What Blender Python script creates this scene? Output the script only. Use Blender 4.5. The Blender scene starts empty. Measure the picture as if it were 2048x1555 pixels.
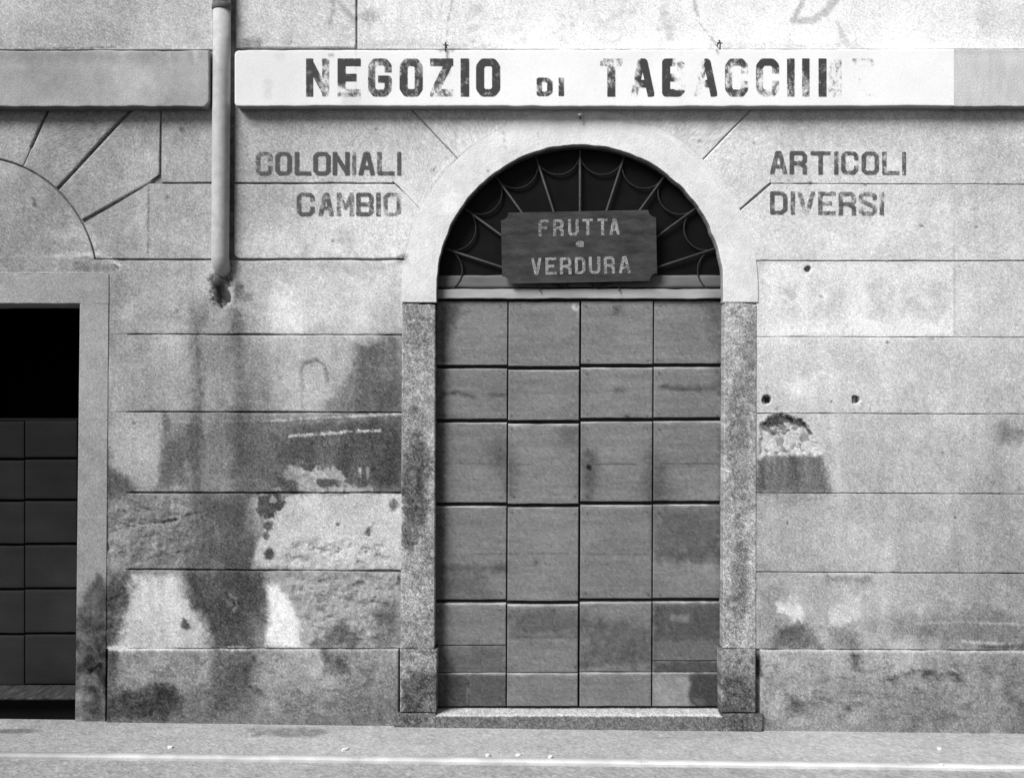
import bpy, bmesh, math, random
import numpy as np
from mathutils import Vector
from mathutils.geometry import delaunay_2d_cdt

# ------------------------------------------------------------------ camera, world, sun, exposure
SC = bpy.context.scene
COL = SC.collection
S = 400.0          # photograph pixels per metre on the wall plane (y = 0)
D = 5.0            # camera to wall
ZE = 1.686         # eye height above the pavement
CX, CY = 1024.0, 777.5

cam = bpy.data.cameras.new('camera')
cam.sensor_width = 36.0
cam.lens = 36.0 * D / 5.12
cam.clip_end = 800
cam_o = bpy.data.objects.new('camera', cam)
cam_o.location = (0, -D, ZE)
cam_o.rotation_euler = (math.radians(90), 0, 0)
COL.objects.link(cam_o)
SC.camera = cam_o

SUN_EL = 41.0
SUN_AZ = -42.0     # degrees to the left of straight behind the camera (negative = left)
w = bpy.data.worlds.new('World'); SC.world = w; w.use_nodes = True
nt = w.node_tree; nt.nodes.clear()
sky = nt.nodes.new('ShaderNodeTexSky'); sky.sky_type = 'NISHITA'; sky.sun_disc = False
sky.sun_elevation = math.radians(SUN_EL)
sky.sun_rotation = math.radians(180 - SUN_AZ)
sky.dust_density = 1.0
bw = nt.nodes.new('ShaderNodeRGBToBW')
bg = nt.nodes.new('ShaderNodeBackground'); bg.inputs[1].default_value = 0.05
wo = nt.nodes.new('ShaderNodeOutputWorld')
nt.links.new(sky.outputs[0], bw.inputs[0]); nt.links.new(bw.outputs[0], bg.inputs[0]); nt.links.new(bg.outputs[0], wo.inputs[0])

sun = bpy.data.lights.new('sun', 'SUN'); sun.energy = 3.0; sun.angle = math.radians(26)
sun_o = bpy.data.objects.new('sun', sun)
el, az = math.radians(SUN_EL), math.radians(SUN_AZ)
sd = Vector((math.sin(az) * math.cos(el), -math.cos(az) * math.cos(el), math.sin(el)))   # towards the sun
sun_o.rotation_euler = sd.to_track_quat('Z', 'Y').to_euler()
sun_o.location = sd * 20
COL.objects.link(sun_o)

SC.view_settings.view_transform = 'Standard'
SC.view_settings.look = 'None'
SC.view_settings.exposure = 0.73
SC.view_settings.gamma = 1.0
SC.view_settings.use_curve_mapping = False

# ------------------------------------------------------------------ numeric helpers
rng = np.random.RandomState(7)
TAB = rng.rand(8, 256, 256).astype(np.float32)

def vnoise(x, y, k=0):
    xi = np.floor(x).astype(np.int64); yi = np.floor(y).astype(np.int64)
    fx = (x - xi); fy = (y - yi)
    fx = fx * fx * (3 - 2 * fx); fy = fy * fy * (3 - 2 * fy)
    T = TAB[k % 8]
    a = T[yi & 255, xi & 255]; b = T[yi & 255, (xi + 1) & 255]
    c = T[(yi + 1) & 255, xi & 255]; d = T[(yi + 1) & 255, (xi + 1) & 255]
    return (a * (1 - fx) + b * fx) * (1 - fy) + (c * (1 - fx) + d * fx) * fy

def fbm(x, y, scale, octaves=4, k=0, sx=1.0, sy=1.0, gain=0.5):
    """value noise, returns about -1..1; scale in photograph pixels"""
    s = 0; a = 1.0; t = 0
    for i in range(octaves):
        f = 2.03 ** i / scale
        # rotate every octave so that the lattice does not show
        c, sn = math.cos(0.6 * i + k), math.sin(0.6 * i + k)
        if sx != 1.0 or sy != 1.0: c, sn = 1.0, 0.0
        u = (x * c - y * sn) * f / sx + 17.3 * i + 31 * k; v = (x * sn + y * c) * f / sy + 9.1 * i + 57 * k
        s = s + a * (vnoise(u, v, k + i) - 0.5) * 2; t += a; a *= gain
    return s / t * 1.6

def sstep(a, b, x):
    t = np.clip((x - a) / (b - a), 0, 1)
    return t * t * (3 - 2 * t)

def poly_sd(X, Y, P):
    """signed distance to a polygon, negative inside"""
    d = np.full(X.shape, 1e9); inside = np.zeros(X.shape, bool)
    n = len(P)
    for i in range(n):
        ax, ay = P[i]; bx, by = P[(i + 1) % n]
        ex, ey = bx - ax, by - ay
        L = ex * ex + ey * ey + 1e-9
        t = np.clip(((X - ax) * ex + (Y - ay) * ey) / L, 0, 1)
        d = np.minimum(d, (X - ax - t * ex) ** 2 + (Y - ay - t * ey) ** 2)
        cond = ((ay > Y) != (by > Y)) & (X < (bx - ax) * (Y - ay) / (by - ay + 1e-9) + ax)
        inside ^= cond
    d = np.sqrt(d)
    return np.where(inside, -d, d)

def line_d(X, Y, P):
    d = np.full(X.shape, 1e9)
    for (ax, ay), (bx, by) in zip(P[:-1], P[1:]):
        ex, ey = bx - ax, by - ay
        L = ex * ex + ey * ey + 1e-9
        t = np.clip(((X - ax) * ex + (Y - ay) * ey) / L, 0, 1)
        d = np.minimum(d, np.sqrt((X - ax - t * ex) ** 2 + (Y - ay - t * ey) ** 2))
    return d

class Layer:
    """a list of patches of wear, dirt, repair and relief, each with a shape of its own"""
    def __init__(s): s.ops = []
    def poly(s, P, g, a=1.0, soft=6, rag=10, rs=22, h=0.0, rough=0.0, mott=0.0):
        s.ops.append(('poly', P, g, a, soft, rag, rs, h, rough, mott))
    def ell(s, x, y, rx, ry, g, a=1.0, soft=8, rag=6, rs=18, h=0.0, rough=0.0, mott=0.0):
        P = [(x + rx * math.cos(t * math.pi / 8), y + ry * math.sin(t * math.pi / 8)) for t in range(16)]
        s.poly(P, g, a, soft, rag, rs, h, rough, mott)
    def line(s, P, wd, g, a=1.0, soft=3, rag=2, rs=12, h=0.0, mott=0.0):
        s.ops.append(('line', P, g, a, soft, rag, rs, h, wd, mott))
    def apply(s, X, Y, G, H):
        for i, (kind, P, g, a, soft, rag, rs, h, ex, mott) in enumerate(s.ops):
            px = [p[0] for p in P]; py = [p[1] for p in P]; m = soft * 1.2 + rag * 2 + 18 + (ex if kind == 'line' else 0)
            M = (X > min(px) - m) & (X < max(px) + m) & (Y > min(py) - m) & (Y < max(py) + m)
            if not M.any(): continue
            x = X[M]; y = Y[M]
            wob = fbm(x, y, rs, 5, i % 7, gain=0.72) * rag * 1.25
            if kind == 'poly': d = poly_sd(x, y, P) + wob
            else: d = line_d(x, y, P) - ex / 2 + wob
            soft2 = soft * ((2.0 if soft >= 8 else 1.5) if kind == 'poly' else 1.3)
            d = d + fbm(x, y, 7, 3, (i + 5) % 7, gain=.8) * (min(soft * .5, 4) if kind == 'poly' else min(soft * .5, 4, ex * .3))
            f = 1 - sstep(-soft2 / 2, soft2 / 2, d)
            A = f * a
            if kind == 'poly' and soft >= 8 and (g is None or g > 60): a_ = np.clip(1 - .32 * (fbm(x, y, 46, 4, (i + 2) % 7, sx=.5, sy=2.2, gain=.65) + .15), .3, 1.1); A = np.clip(A * a_, 0, 1)
            if kind == 'poly' and not mott and soft > 4: mott = .12
            if mott: A = A * np.clip(1 - mott * (0.5 + 0.9 * fbm(x, y, rs * 0.9, 4, (i + 3) % 7, gain=.65)), 0, 1)
            if g is not None and g < 135 and s in (W, DW): g = g - (23 if g > 76 else 0)
            if g is not None: G[M] = G[M] * (1 - A) + g * A
            if h: H[M] = H[M] + h * f
            if kind == 'poly' and ex: H[M] = H[M] + f * ex * fbm(x, y, 16, 4, (i + 1) % 7, gain=.6)
        return G, H

def tone(G):
    """photographic grey (0..255) of an evenly lit surface -> reflectance"""
    return 0.86 * (np.clip(G, 4, 255) / 255.0) ** 2.2

# ------------------------------------------------------------------ wear of the wall
gx = np.array([-700, 0, 200, 400, 600, 800, 1000, 1200, 1400, 1600, 1800, 2048, 2700.])
gy = np.array([-500, 0, 95, 230, 310, 400, 500, 600, 750, 900, 1050, 1200, 1300, 1400, 1470.])
GB = np.array([
 [178,178,184,188,208,228,243,250,252,252,250,242,222],
 [176,178,184,190,208,228,243,250,252,252,250,242,222],
 [170,173,180,185,198,220,240,248,250,250,248,240,222],
 [158,160,162,165,180,200,212,216,216,214,212,205,190],
 [158,158,158,162,190,216,224,224,222,216,212,202,190],
 [152,152,155,160,188,220,224,224,224,218,212,198,190],
 [148,148,152,160,197,222,222,222,226,218,215,198,190],
 [145,145,150,165,200,190,205,205,222,225,220,205,190],
 [145,145,158,172,185,160,200,200,208,212,206,195,185],
 [140,140,160,150,135,120,190,190,188,190,188,180,175],
 [120,120,135,130,175,190,175,175,172,176,176,166,160],
 [110,110,130,130,160,150,150,150,152,162,165,152,150],
 [110,110,140,140,155,140,150,150,158,158,155,142,140],
 [ 95, 95,115,120,135,125,130,130,140,145,142,128,125],
 [ 90, 90,105,112,120,115,120,120,130,135,130,118,115.]])

def bilin(X, Y):
    ix = np.clip(np.searchsorted(gx, X) - 1, 0, len(gx) - 2); iy = np.clip(np.searchsorted(gy, Y) - 1, 0, len(gy) - 2)
    fx = np.clip((X - gx[ix]) / (gx[ix + 1] - gx[ix]), 0, 1); fy = np.clip((Y - gy[iy]) / (gy[iy + 1] - gy[iy]), 0, 1)
    fx = fx * fx * (3 - 2 * fx); fy = fy * fy * (3 - 2 * fy)
    return (GB[iy, ix] * (1 - fx) + GB[iy, ix + 1] * fx) * (1 - fy) + (GB[iy + 1, ix] * (1 - fx) + GB[iy + 1, ix + 1] * fx) * fy

W = Layer()
# upper wall: remains of older lettering, cracks, grime along the foot
W.line([(663,-20),(668,18),(660,45)], 7, 150, .6, 6, 3)
W.line([(678,6),(708,38)], 9, 150, .55, 6, 3)
W.ell(738, 32, 16, 14, 165, .7, 12, 6)
W.line([(1612,-10),(1588,38)], 11, 190, .85, 5, 2)
W.line([(1588,42),(1625,42),(1652,24),(1678,-8)], 14, 192, .85, 5, 2)
W.line([(1676,48),(1684,72),(1704,98)], 10, 200, .8, 8, 4)
W.poly([(1420,86),(1720,84),(1725,99),(1420,99)], 208, .8, 8, 4)
W.poly([(714,84),(870,84),(1000,92),(1000,98),(714,98)], 175, .55, 10, 4)
W.line([(1385,-10),(1398,45),(1432,88)], 3, 190, .8, 2, 3, h=-.0006)
W.line([(908,-10),(896,40),(893,95)], 3, 180, .8, 2, 3, h=-.0006)
W.ell(955,18,12,10,200,.6,8,6); W.ell(1125,80,10,8,205,.6,8,5); W.ell(1205,50,8,8,205,.6,8,5); W.ell(1340,60,14,22,212,.6,10,8); W.ell(1262,28,10,10,212,.6,8,6)
for i in range(26):
    x = 930 + (i * 97) % 480; y = 8 + (i * 53) % 80
    W.ell(x, y, 5 + i % 4, 4 + i % 6, 205, .55, 6, 5)
W.poly([(480,84),(520,78),(520,95),(475,97)], 130, .7, 8, 5)
W.poly([(40,50),(250,45),(250,88),(60,92)], 150, .5, 20, 14)
W.poly([(-700,99),(300,96),(420,97),(420,101),(-700,102)], 205, .5, 3, 2)
W.line([(70,97),(230,95)], 3, 130, .7, 2, 2)
W.poly([(1950,20),(2048,15),(2200,60),(1960,70)], 215, .7, 20, 12)
# wall around the left blind arch
W.poly([(100,265),(330,250),(330,300),(250,330),(120,310)], 138, .4, 40, 20)
W.poly([(240,300),(318,290),(318,360),(250,350)], 185, .5, 20, 12)
W.poly([(100,455),(190,440),(200,500),(110,520)], 190, .5, 14, 14, mott=.7)
W.line([(115,512),(200,508),(238,530)], 9, 218, .75, 5, 5, 14, h=.001, mott=.5)
W.line([(-200,516),(110,512)], 5, 185, .4, 5, 3)
W.line([(-200,545),(215,546)], 3, 205, .6, 3, 1)
W.poly([(150,525),(235,532),(230,542),(150,542)], 130, .5, 6, 4)
W.line([(228,530),(236,534)], 4, 60, .8, 3, 1)
W.ell(68,405,5,9,110,.7,4,3); W.ell(366,258,4,6,70,.8,4,3)
W.line([(297,372),(296,515)], 3, 130, .7, 2, 1)
W.poly([(284,375),(294,375),(294,515),(284,500)], 178, .6, 4, 3)
W.poly([(355,245),(400,245),(405,290),(350,280)], 138, .5, 18, 10)
# right of the pipe
W.poly([(470,240),(800,240),(880,250),(820,295),(470,290)], 172, .45, 30, 14)
W.poly([(500,470),(560,450),(690,440),(795,430),(798,515),(520,515)], 222, .7, 22, 18, 40, mott=.5)
W.poly([(470,330),(640,400),(640,460),(520,460),(470,500)], 165, .4, 24, 16)
W.poly([(778,425),(797,425),(796,515),(776,505)], 232, .7, 6, 4)
W.ell(700,480,22,22,172,.5,12,8); W.ell(613,502,8,14,160,.6,8,4)
W.ell(805,514,14,9,95,.75,8,5)
W.poly([(545,550),(640,540),(770,545),(790,600),(740,660),(540,665),(528,640)], 232, .75, 26, 22, 44, mott=.55)
W.poly([(555,590),(590,570),(600,660),(545,665)], 246, .6, 16, 12)
W.poly([(470,525),(810,522),(780,540),(500,548)], 168, .5, 12, 6)
W.poly([(467,520),(482,560),(520,640),(500,668),(462,668),(466,590)], 140, .55, 16, 10)
# former outlet of the down pipe
W.ell(441,577,14,27,36,.97,16,5,14,h=-.05)
W.ell(436,604,16,10,95,.6,12,5); W.ell(476,582,11,14,110,.75,10,7); W.ell(492,594,10,8,120,.6,8,6); W.ell(473,640,9,26,118,.75,9,6); W.ell(410,622,9,26,128,.6,12,7)
W.line([(458,520),(461,560)], 9, 105, .7, 8, 3)
W.poly([(430,515),(456,515),(458,545),(452,556),(430,552),(424,545)], 185, .8, 6, 3)
W.line([(478,652),(478,690)],8,150,.5,8,3)
# pale strip left by the lost lower pipe, damp either side
W.poly([(404,672),(460,672),(466,820),(464,1010),(396,1005),(400,830)], 172, .75, 12, 5, 30)
W.poly([(402,828),(464,828),(464,1000),(396,1000)], 146, .6, 14, 5, 30)
W.line([(395,700),(402,790),(394,850),(388,960)], 11, 105, .6, 12, 5, 30)
W.poly([(327,830),(398,826),(392,975),(318,978),(318,905)], 112, .85, 12, 6, 26)
W.poly([(338,826),(392,826),(372,868),(335,880)], 155, .6, 12, 8)
W.poly([(240,822),(322,826),(316,972),(268,966),(222,928),(218,850)], 172, .75, 8, 4)
W.poly([(205,880),(222,930),(272,974),(272,990),(200,1000)], 88, .8, 12, 8, 20)
W.poly([(372,925),(388,925),(390,982),(330,984),(345,972),(372,965)], 178, .75, 8, 6, 12, mott=.4)
W.poly([(462,832),(560,836),(565,984),(462,984)], 118, .8, 20, 10, 34)
W.poly([(560,842),(700,836),(806,836),(806,982),(560,984)], 98, .88, 18, 8, 40)
W.poly([(740,840),(806,838),(806,980),(735,980)], 84, .6, 24, 12)
W.poly([(716,684),(806,668),(806,824),(655,822),(705,790)], 106, .85, 16, 12, 34)
W.poly([(690,765),(735,790),(735,822),(640,824)], 128, .6, 14, 10)
W.poly([(760,700),(795,690),(800,760),(770,780)], 130, .4, 20, 14)
W.line([(604,735),(612,724),(632,720),(650,730),(656,762)], 5, 128, .75, 6, 3, 16)
W.line([(604,735),(605,812)], 7, 135, .6, 7, 4, 20)
W.poly([(610,740),(650,738),(650,790),(620,815),(608,780)], 180, .4, 10, 6)
W.line([(520,843),(600,838),(680,834),(806,828)], 4, 195, .85, 2, 2.5, 10, h=.003)
W.line([(345,843),(400,845),(520,842)], 3, 180, .6, 2, 2, 10, h=.0015)
W.poly([(520,838),(680,828),(640,826),(540,826)], 150, .6, 5, 4, h=.002)
W.line([(578,872),(640,869),(700,863),(760,861)], 4.5, 198, .9, 2, 3, 9, h=.0035)
W.poly([(568,938),(600,928),(622,948),(640,934),(668,932),(684,950),(686,968),(750,978),(770,984),(540,984),(566,960)], 184, .92, 4, 9, 14, h=-.004, rough=.0016, mott=.35)
W.poly([(630,956),(676,956),(676,972),(640,974)], 96, .85, 4, 5, 10, h=.003)
W.poly([(552,952),(590,960),(600,984),(556,980)], 88, .8, 5, 6, 12, h=.002)
W.line([(720,938),(721,954)], 4, 185, .8, 2, 2); W.line([(736,936),(735,958)], 4, 170, .7, 2, 2)
W.poly([(385,640),(540,660),(560,980),(540,1300),(520,1440),(400,1440),(380,1200),(372,900)], 112, .42, 60, 20, 60)
W.poly([(150,1000),(260,990),(300,1140),(260,1300),(380,1460),(150,1460)], 95, .35, 60, 24, 60)
# fourth course
W.poly([(212,992),(400,990),(398,1136),(212,1136)], 146, .8, 10, 8, 22, rough=.005, mott=.35)
W.poly([(240,1092),(290,1070),(388,1050),(395,1136),(280,1130),(228,1120)], 112, .65, 18, 14, 20, mott=.5)
W.poly([(222,992),(352,992),(346,1030),(300,1040),(262,1010)], 122, .5, 12, 10)
W.line([(345,992),(344,1032)], 5, 178, .7, 4, 3); W.line([(280,1047),(318,1045),(352,1038)], 4, 50, .9, 2, 2.5, h=-.006)
W.line([(365,1032),(398,1024)], 4, 80, .7, 3, 2, h=-.003)
W.poly([(396,988),(500,988),(514,1080),(498,1136),(380,1136),(392,1060)], 112, .85, 14, 6, 30)
W.line([(430,1040),(436,1100),(432,1136)], 14, 140, .5, 16, 6)
W.poly([(524,992),(806,988),(806,1136),(506,1136),(514,1090),(530,1060)], 200, .95, 7, 5, 20, h=.003, rough=.001)
W.poly([(545,1098),(640,1080),(760,1090),(790,1120),(790,1134),(560,1134)], 160, .55, 16, 12, 16, rough=.005, mott=.8)
W.poly([(495,1000),(516,992),(524,1050),(514,1075),(494,1060)], 170, .8, 5, 4)
W.poly([(516,990),(570,990),(566,1012),(545,1034),(528,1040),(516,1030)], 82, .92, 4, 7, 12, mott=.15)
W.ell(545,1000,6,6,175,.8,3,4); W.ell(536,1050,9,10,95,.85,4,4); W.ell(532,1070,5,7,100,.8,4,3); W.ell(540,1106,9,11,88,.88,5,3); W.ell(676,1048,4,4,90,.8,3,2,h=-.003); W.ell(736,1062,7,7,100,.8,4,5,h=-.004); W.line([(736,1060),(748,1046)],3,110,.8,3,2)
W.ell(787,1008,8,13,95,.85,5,4); W.ell(590,1035,24,18,172,.6,12,8)
# fifth course
W.poly([(214,1142),(262,1142),(256,1215),(222,1290),(212,1290)], 88, .85, 10, 8, 18, rough=.003, mott=.3)
W.poly([(266,1148),(350,1144),(368,1190),(402,1222),(416,1262),(418,1296),(225,1296),(250,1245)], 205, .92, 12, 8, 24)
W.poly([(245,1222),(350,1230),(400,1260),(410,1292),(240,1290)], 178, .6, 20, 12, mott=.4)
W.poly([(372,1144),(528,1142),(536,1200),(520,1250),(500,1296),(424,1296),(405,1230),(382,1200)], 86, .92, 12, 9, 22)
W.poly([(400,1150),(450,1150),(440,1190),(415,1215)], 125, .5, 16, 10)
W.line([(446,1196),(458,1188),(472,1198),(474,1212),(466,1222)], 4, 165, .8, 3, 3, 8, h=.002); W.ell(456,1206,8,8,140,.7,5,4)
W.ell(370,1249,8,9,80,.85,5,4)
W.poly([(490,1230),(530,1200),(528,1290),(495,1296)], 130, .6, 10, 8, mott=.5)
W.poly([(535,1166),(556,1172),(582,1200),(600,1240),(606,1294),(530,1294),(536,1230)], 240, .95, 8, 5, 18)
W.poly([(560,1146),(806,1142),(806,1290),(616,1290),(600,1220)], 160, .85, 12, 6, 18, rough=.0055, mott=.35)
W.poly([(560,1142),(780,1140),(770,1165),(600,1160)], 120, .4, 8, 8, 12, rough=.004, mott=.8)
W.poly([(650,1285),(665,1252),(700,1246),(716,1270),(708,1294),(610,1296),(630,1275)], 105, .8, 8, 7, 16)
W.poly([(740,1225),(790,1205),(806,1240),(806,1290),(760,1285)], 108, .7, 16, 10)
W.line([(798,1148),(798,1165)], 6, 55, .8, 4, 2); W.ell(808,1298,7,4,245,.9,4,3)
W.poly([(384,620),(402,640),(404,1000),(396,1140),(382,1140),(378,900)], 108, .55, 14, 8, 40)
W.poly([(462,610),(486,640),(498,820),(516,985),(500,1136),(468,1136),(464,830)], 104, .55, 16, 8, 40)
W.poly([(392,985),(500,985),(520,1296),(500,1440),(415,1440),(420,1296)], 96, .42, 22, 12, 40)
# right edge of the left door surround, foot of the wall
W.poly([(196,1148),(222,1185),(222,1300),(190,1300),(160,1250),(152,1235)], 82, .85, 10, 9, 22, rough=.002)
W.ell(180,1252,20,30,122,.8,10,8,24)
W.poly([(150,1290),(210,1300),(205,1420),(150,1420)], 92, .8, 12, 14, 26, rough=.003, mott=.25)
W.ell(192,1362,20,14,145,.8,8,8); W.ell(165,1392,14,16,150,.7,8,8); W.line([(175,1345),(205,1325)],6,50,.8,4,4)
W.poly([(206,1300),(240,1300),(236,1365),(214,1400),(196,1370)], 66, .9, 7, 6, 20)
W.line([(218,1296),(500,1297)], 7, 205, .8, 4, 3, 30); W.line([(500,1297),(800,1297)], 4, 175, .6, 4, 2, 30)
W.poly([(240,1306),(426,1302),(424,1372),(330,1380),(236,1372)], 150, .7, 12, 8)
W.poly([(165,1390),(250,1376),(300,1385),(310,1362),(352,1372),(374,1396),(362,1430),(290,1440),(190,1445)], 78, .88, 10, 12, 24, rough=.002)
W.poly([(300,1370),(345,1370),(365,1395),(355,1412),(318,1405)], 55, .6, 10, 10, 16)
W.poly([(432,1300),(496,1300),(500,1390),(452,1420),(436,1380)], 104, .75, 18, 10, 28)
W.line([(508,1318),(494,1340),(494,1368),(508,1382),(522,1380)], 9, 70, .75, 6, 5, 14, h=-.003)
W.poly([(520,1306),(636,1304),(640,1350),(600,1400),(540,1410),(515,1350)], 152, .6, 16, 10, 30)
W.poly([(645,1305),(690,1310),(694,1345),(668,1352),(650,1335)], 88, .85, 10, 9, 16)
W.poly([(560,1392),(810,1380),(810,1450),(560,1450)], 120, .6, 20, 10, 26, mott=.3)
W.poly([(650,1340),(800,1330),(800,1400),(640,1400)], 135, .4, 16, 14, 26)
# right-hand wall
W.poly([(1522,240),(1900,240),(1900,272),(1540,285)], 178, .45, 30, 14)
W.poly([(1528,525),(1906,524),(1906,671),(1524,671)], 236, .9, 8, 4, 30)
W.poly([(1560,640),(1900,628),(1902,670),(1550,670)], 250, .7, 14, 12, 26)
for x0, x1, yy0, yy1 in ((1618,1650,560,640),(1655,1690,566,650),(1738,1765,556,640),(1768,1786,560,652),(1800,1830,556,630),(1836,1850,560,640),(1858,1898,566,640),(1560,1600,570,630)):
    W.poly([(x0,yy0),(x1,yy0),(x1,yy1),(x0,yy1)], 188, .7, 12, 6, 14, mott=.6)
W.poly([(1520,372),(1906,372),(1906,518),(1520,518)], 226, .5, 12, 6, 40, mott=.4)
W.poly([(1830,380),(1880,378),(1885,455),(1840,462)], 196, .5, 20, 12)
W.poly([(1540,430),(1640,440),(1680,480),(1700,515),(1540,515)], 236, .45, 26, 20, 40, mott=.6)
W.line([(1909,372),(1909,672)], 3, 182, .8, 3, .6)
W.line([(1806,215),(1807,285)], 5, 225, .5, 5, 1); W.line([(2014,225),(2014,285)], 5, 222, .5, 5, 1)
W.ell(1616,538,6,6,30,.95,3,2,8,h=-.03)
W.ell(1620,568,16,6,205,.5,8,4)
W.ell(1534,799,7.5,7.5,25,.96,3,1.5,8,h=-.04); W.ell(1712,799,6.5,7,25,.96,3,1.5,8,h=-.04)
W.line([(1532,775),(1536,792)],5,150,.6,5,2)
W.ell(1662,803,3,3,110,.8,3,1); W.ell(1774,684,3,3,130,.8,3,1)
W.poly([(1575,765),(1630,752),(1640,785),(1590,792)], 238, .7, 14, 10)
W.poly([(1690,760),(1735,765),(1730,785),(1700,790)], 228, .5, 14, 10)
W.poly([(1560,690),(1700,685),(1690,740),(1570,745)], 190, .35, 24, 16)
# broken patch by the right jamb
W.poly([(1655,840),(1664,905),(1668,985),(1655,985)], 160, .5, 10, 5)
W.poly([(1521,852),(1540,833),(1570,827),(1602,840),(1622,868),(1642,908),(1521,908)], 192, .95, 4, 4, 10, h=-.011, rough=.003, mott=.25)
W.poly([(1523,846),(1545,832),(1572,828),(1604,840),(1618,852),(1596,853),(1570,845),(1548,850),(1532,862)], 78, .85, 4, 4, 9)
W.line([(1600,838),(1622,866)], 4, 45, .85, 3, 2, 8, h=-.002)
W.line([(1545,868),(1578,860)], 6, 130, .6, 5, 4, 10)
W.poly([(1530,885),(1560,878),(1600,892),(1640,895),(1643,908),(1525,908)], 228, .6, 9, 4, 10, mott=.4)
W.poly([(1514,918),(1536,909),(1645,911),(1654,940),(1660,985),(1512,985)], 112, .88, 9, 5, 20)
W.poly([(1514,966),(1655,966),(1660,985),(1512,985)], 128, .5, 6, 4)
W.line([(1518,992),(1580,990),(1650,991)], 5, 190, .5, 4, 4, 12, mott=.5)
W.poly([(1530,990),(1655,990),(1640,1004),(1560,1006)], 135, .5, 8, 5)
W.ell(2026,862,34,22,128,.75,24,10,24)
W.ell(1825,1008,30,12,150,.5,16,10); W.ell(1840,1030,20,12,148,.5,14,10); W.ell(1540,1025,8,10,205,.6,6,4)
W.poly([(1700,1050),(1745,1045),(1740,1078),(1705,1080)], 205, .5, 18, 10)
W.poly([(1520,1020),(1640,1030),(1640,1075),(1520,1070)], 186, .4, 20, 12)
W.ell(1910,1033,2.2,2.5,20,.9,2,1)
W.line([(1620,1148),(1740,1148)], 5, 210, .7, 3, 2)
W.poly([(1650,1150),(1740,1150),(1742,1165),(1655,1165)], 122, .5, 8, 5)
W.poly([(1520,1180),(1560,1185),(1555,1240),(1600,1255),(1540,1290),(1515,1260)], 128, .5, 20, 14)
W.poly([(1554,1206),(1575,1204),(1600,1214),(1610,1224),(1604,1246),(1592,1249),(1572,1230),(1556,1222)], 208, .88, 4, 3, 12)
W.poly([(1660,1214),(1690,1206),(1700,1190),(1722,1184),(1722,1237),(1702,1235),(1690,1250),(1658,1246)], 205, .8, 6, 5, 12, mott=.2)
W.poly([(1552,1262),(1600,1246),(1640,1255),(1640,1292),(1545,1292)], 112, .8, 14, 10, 22)
W.poly([(1660,1262),(1700,1250),(1712,1290),(1660,1292)], 125, .5, 14, 10)
W.poly([(1790,1240),(1900,1218),(2048,1222),(2300,1220),(2300,1290),(1850,1290),(1780,1262)], 128, .6, 20, 12, 30)
W.line([(1830,1246),(1930,1243),(2048,1248)], 4, 175, .6, 3, 2)
W.line([(1925,1281),(1960,1285),(2048,1287)], 5, 205, .7, 4, 3)
W.poly([(1960,1288),(2100,1284),(2100,1298),(1960,1298)], 88, .7, 6, 4); W.ell(1850,1262,14,14,105,.6,10,6)
W.line([(1515,1300),(2200,1304)], 6, 200, .55, 5, 3, 26, mott=.3)
W.poly([(1700,1308),(1722,1312),(1728,1345),(1714,1345)], 82, .8, 10, 6, 14)
W.line([(1780,1358),(1830,1342),(1870,1350),(1912,1345),(1916,1360)], 9, 95, .75, 10, 7, 16)
W.ell(1850,1346,14,8,75,.7,8,6); W.line([(1896,1332),(1918,1346)],3,215,.6,3,1)
W.line([(1618,1330),(1620,1430)], 3, 195, .5, 3, 1)
W.ell(1592,1412,16,18,98,.7,16,9); W.ell(1553,1400,14,20,185,.5,14,8); W.ell(1590,1440,20,8,190,.5,12,8)
W.ell(1695,1414,6,4,85,.7,4,3); W.ell(2020,1370,14,16,100,.6,14,8); W.poly([(2020,1400),(2200,1390),(2200,1470),(2010,1470)], 98, .6, 24, 14)
W.poly([(1512,1312),(1523,1312),(1525,1350),(1514,1352)], 70, .75, 6, 3)
for i in range(46):
    x = 1540 + (i * 149) % 520; y = 1315 + (i * 61) % 130
    W.ell(x, y, 5 + i % 7, 3 + i % 5, 118 if i % 3 else 175, .4, 8, 6, 10)
for i in range(60):                      # scattered pits and specks
    x = (i * 377) % 2040; y = 230 + (i * 619) % 1210
    W.ell(x, y, 2 + (i % 3), 2 + (i % 2), 110, .5, 3, 1.5, 8, h=-.001)

# arch surround
W.poly([(975,290),(1010,300),(1050,280),(1045,270),(1010,262),(970,275)], 252, .7, 12, 8)
W.poly([(880,395),(905,385),(912,415),(885,420)], 255, .85, 10, 7)
W.poly([(1190,258),(1300,262),(1370,330),(1350,300),(1260,275)], 240, .5, 14, 8)
W.line([(833,430),(850,385),(885,335),(935,290),(1000,252),(1050,236)], 2.5, 250, .7, 2, .6)
W.line([(822,470),(850,402),(890,346)], 2, 248, .5, 2, .6)
W.line([(1250,240),(1340,275),(1400,330),(1450,395)], 2, 250, .6, 2, .6)
W.line([(1200,236),(1300,250)], 5, 180, .5, 5, 3)
W.line([(1006,262),(1012,300)], 2, 170, .7, 2, 1); W.line([(1075,266),(1078,290)], 2, 180, .6, 2, 1)
W.poly([(806,585),(866,586),(868,604),(806,604)], 200, .6, 8, 3)

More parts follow.
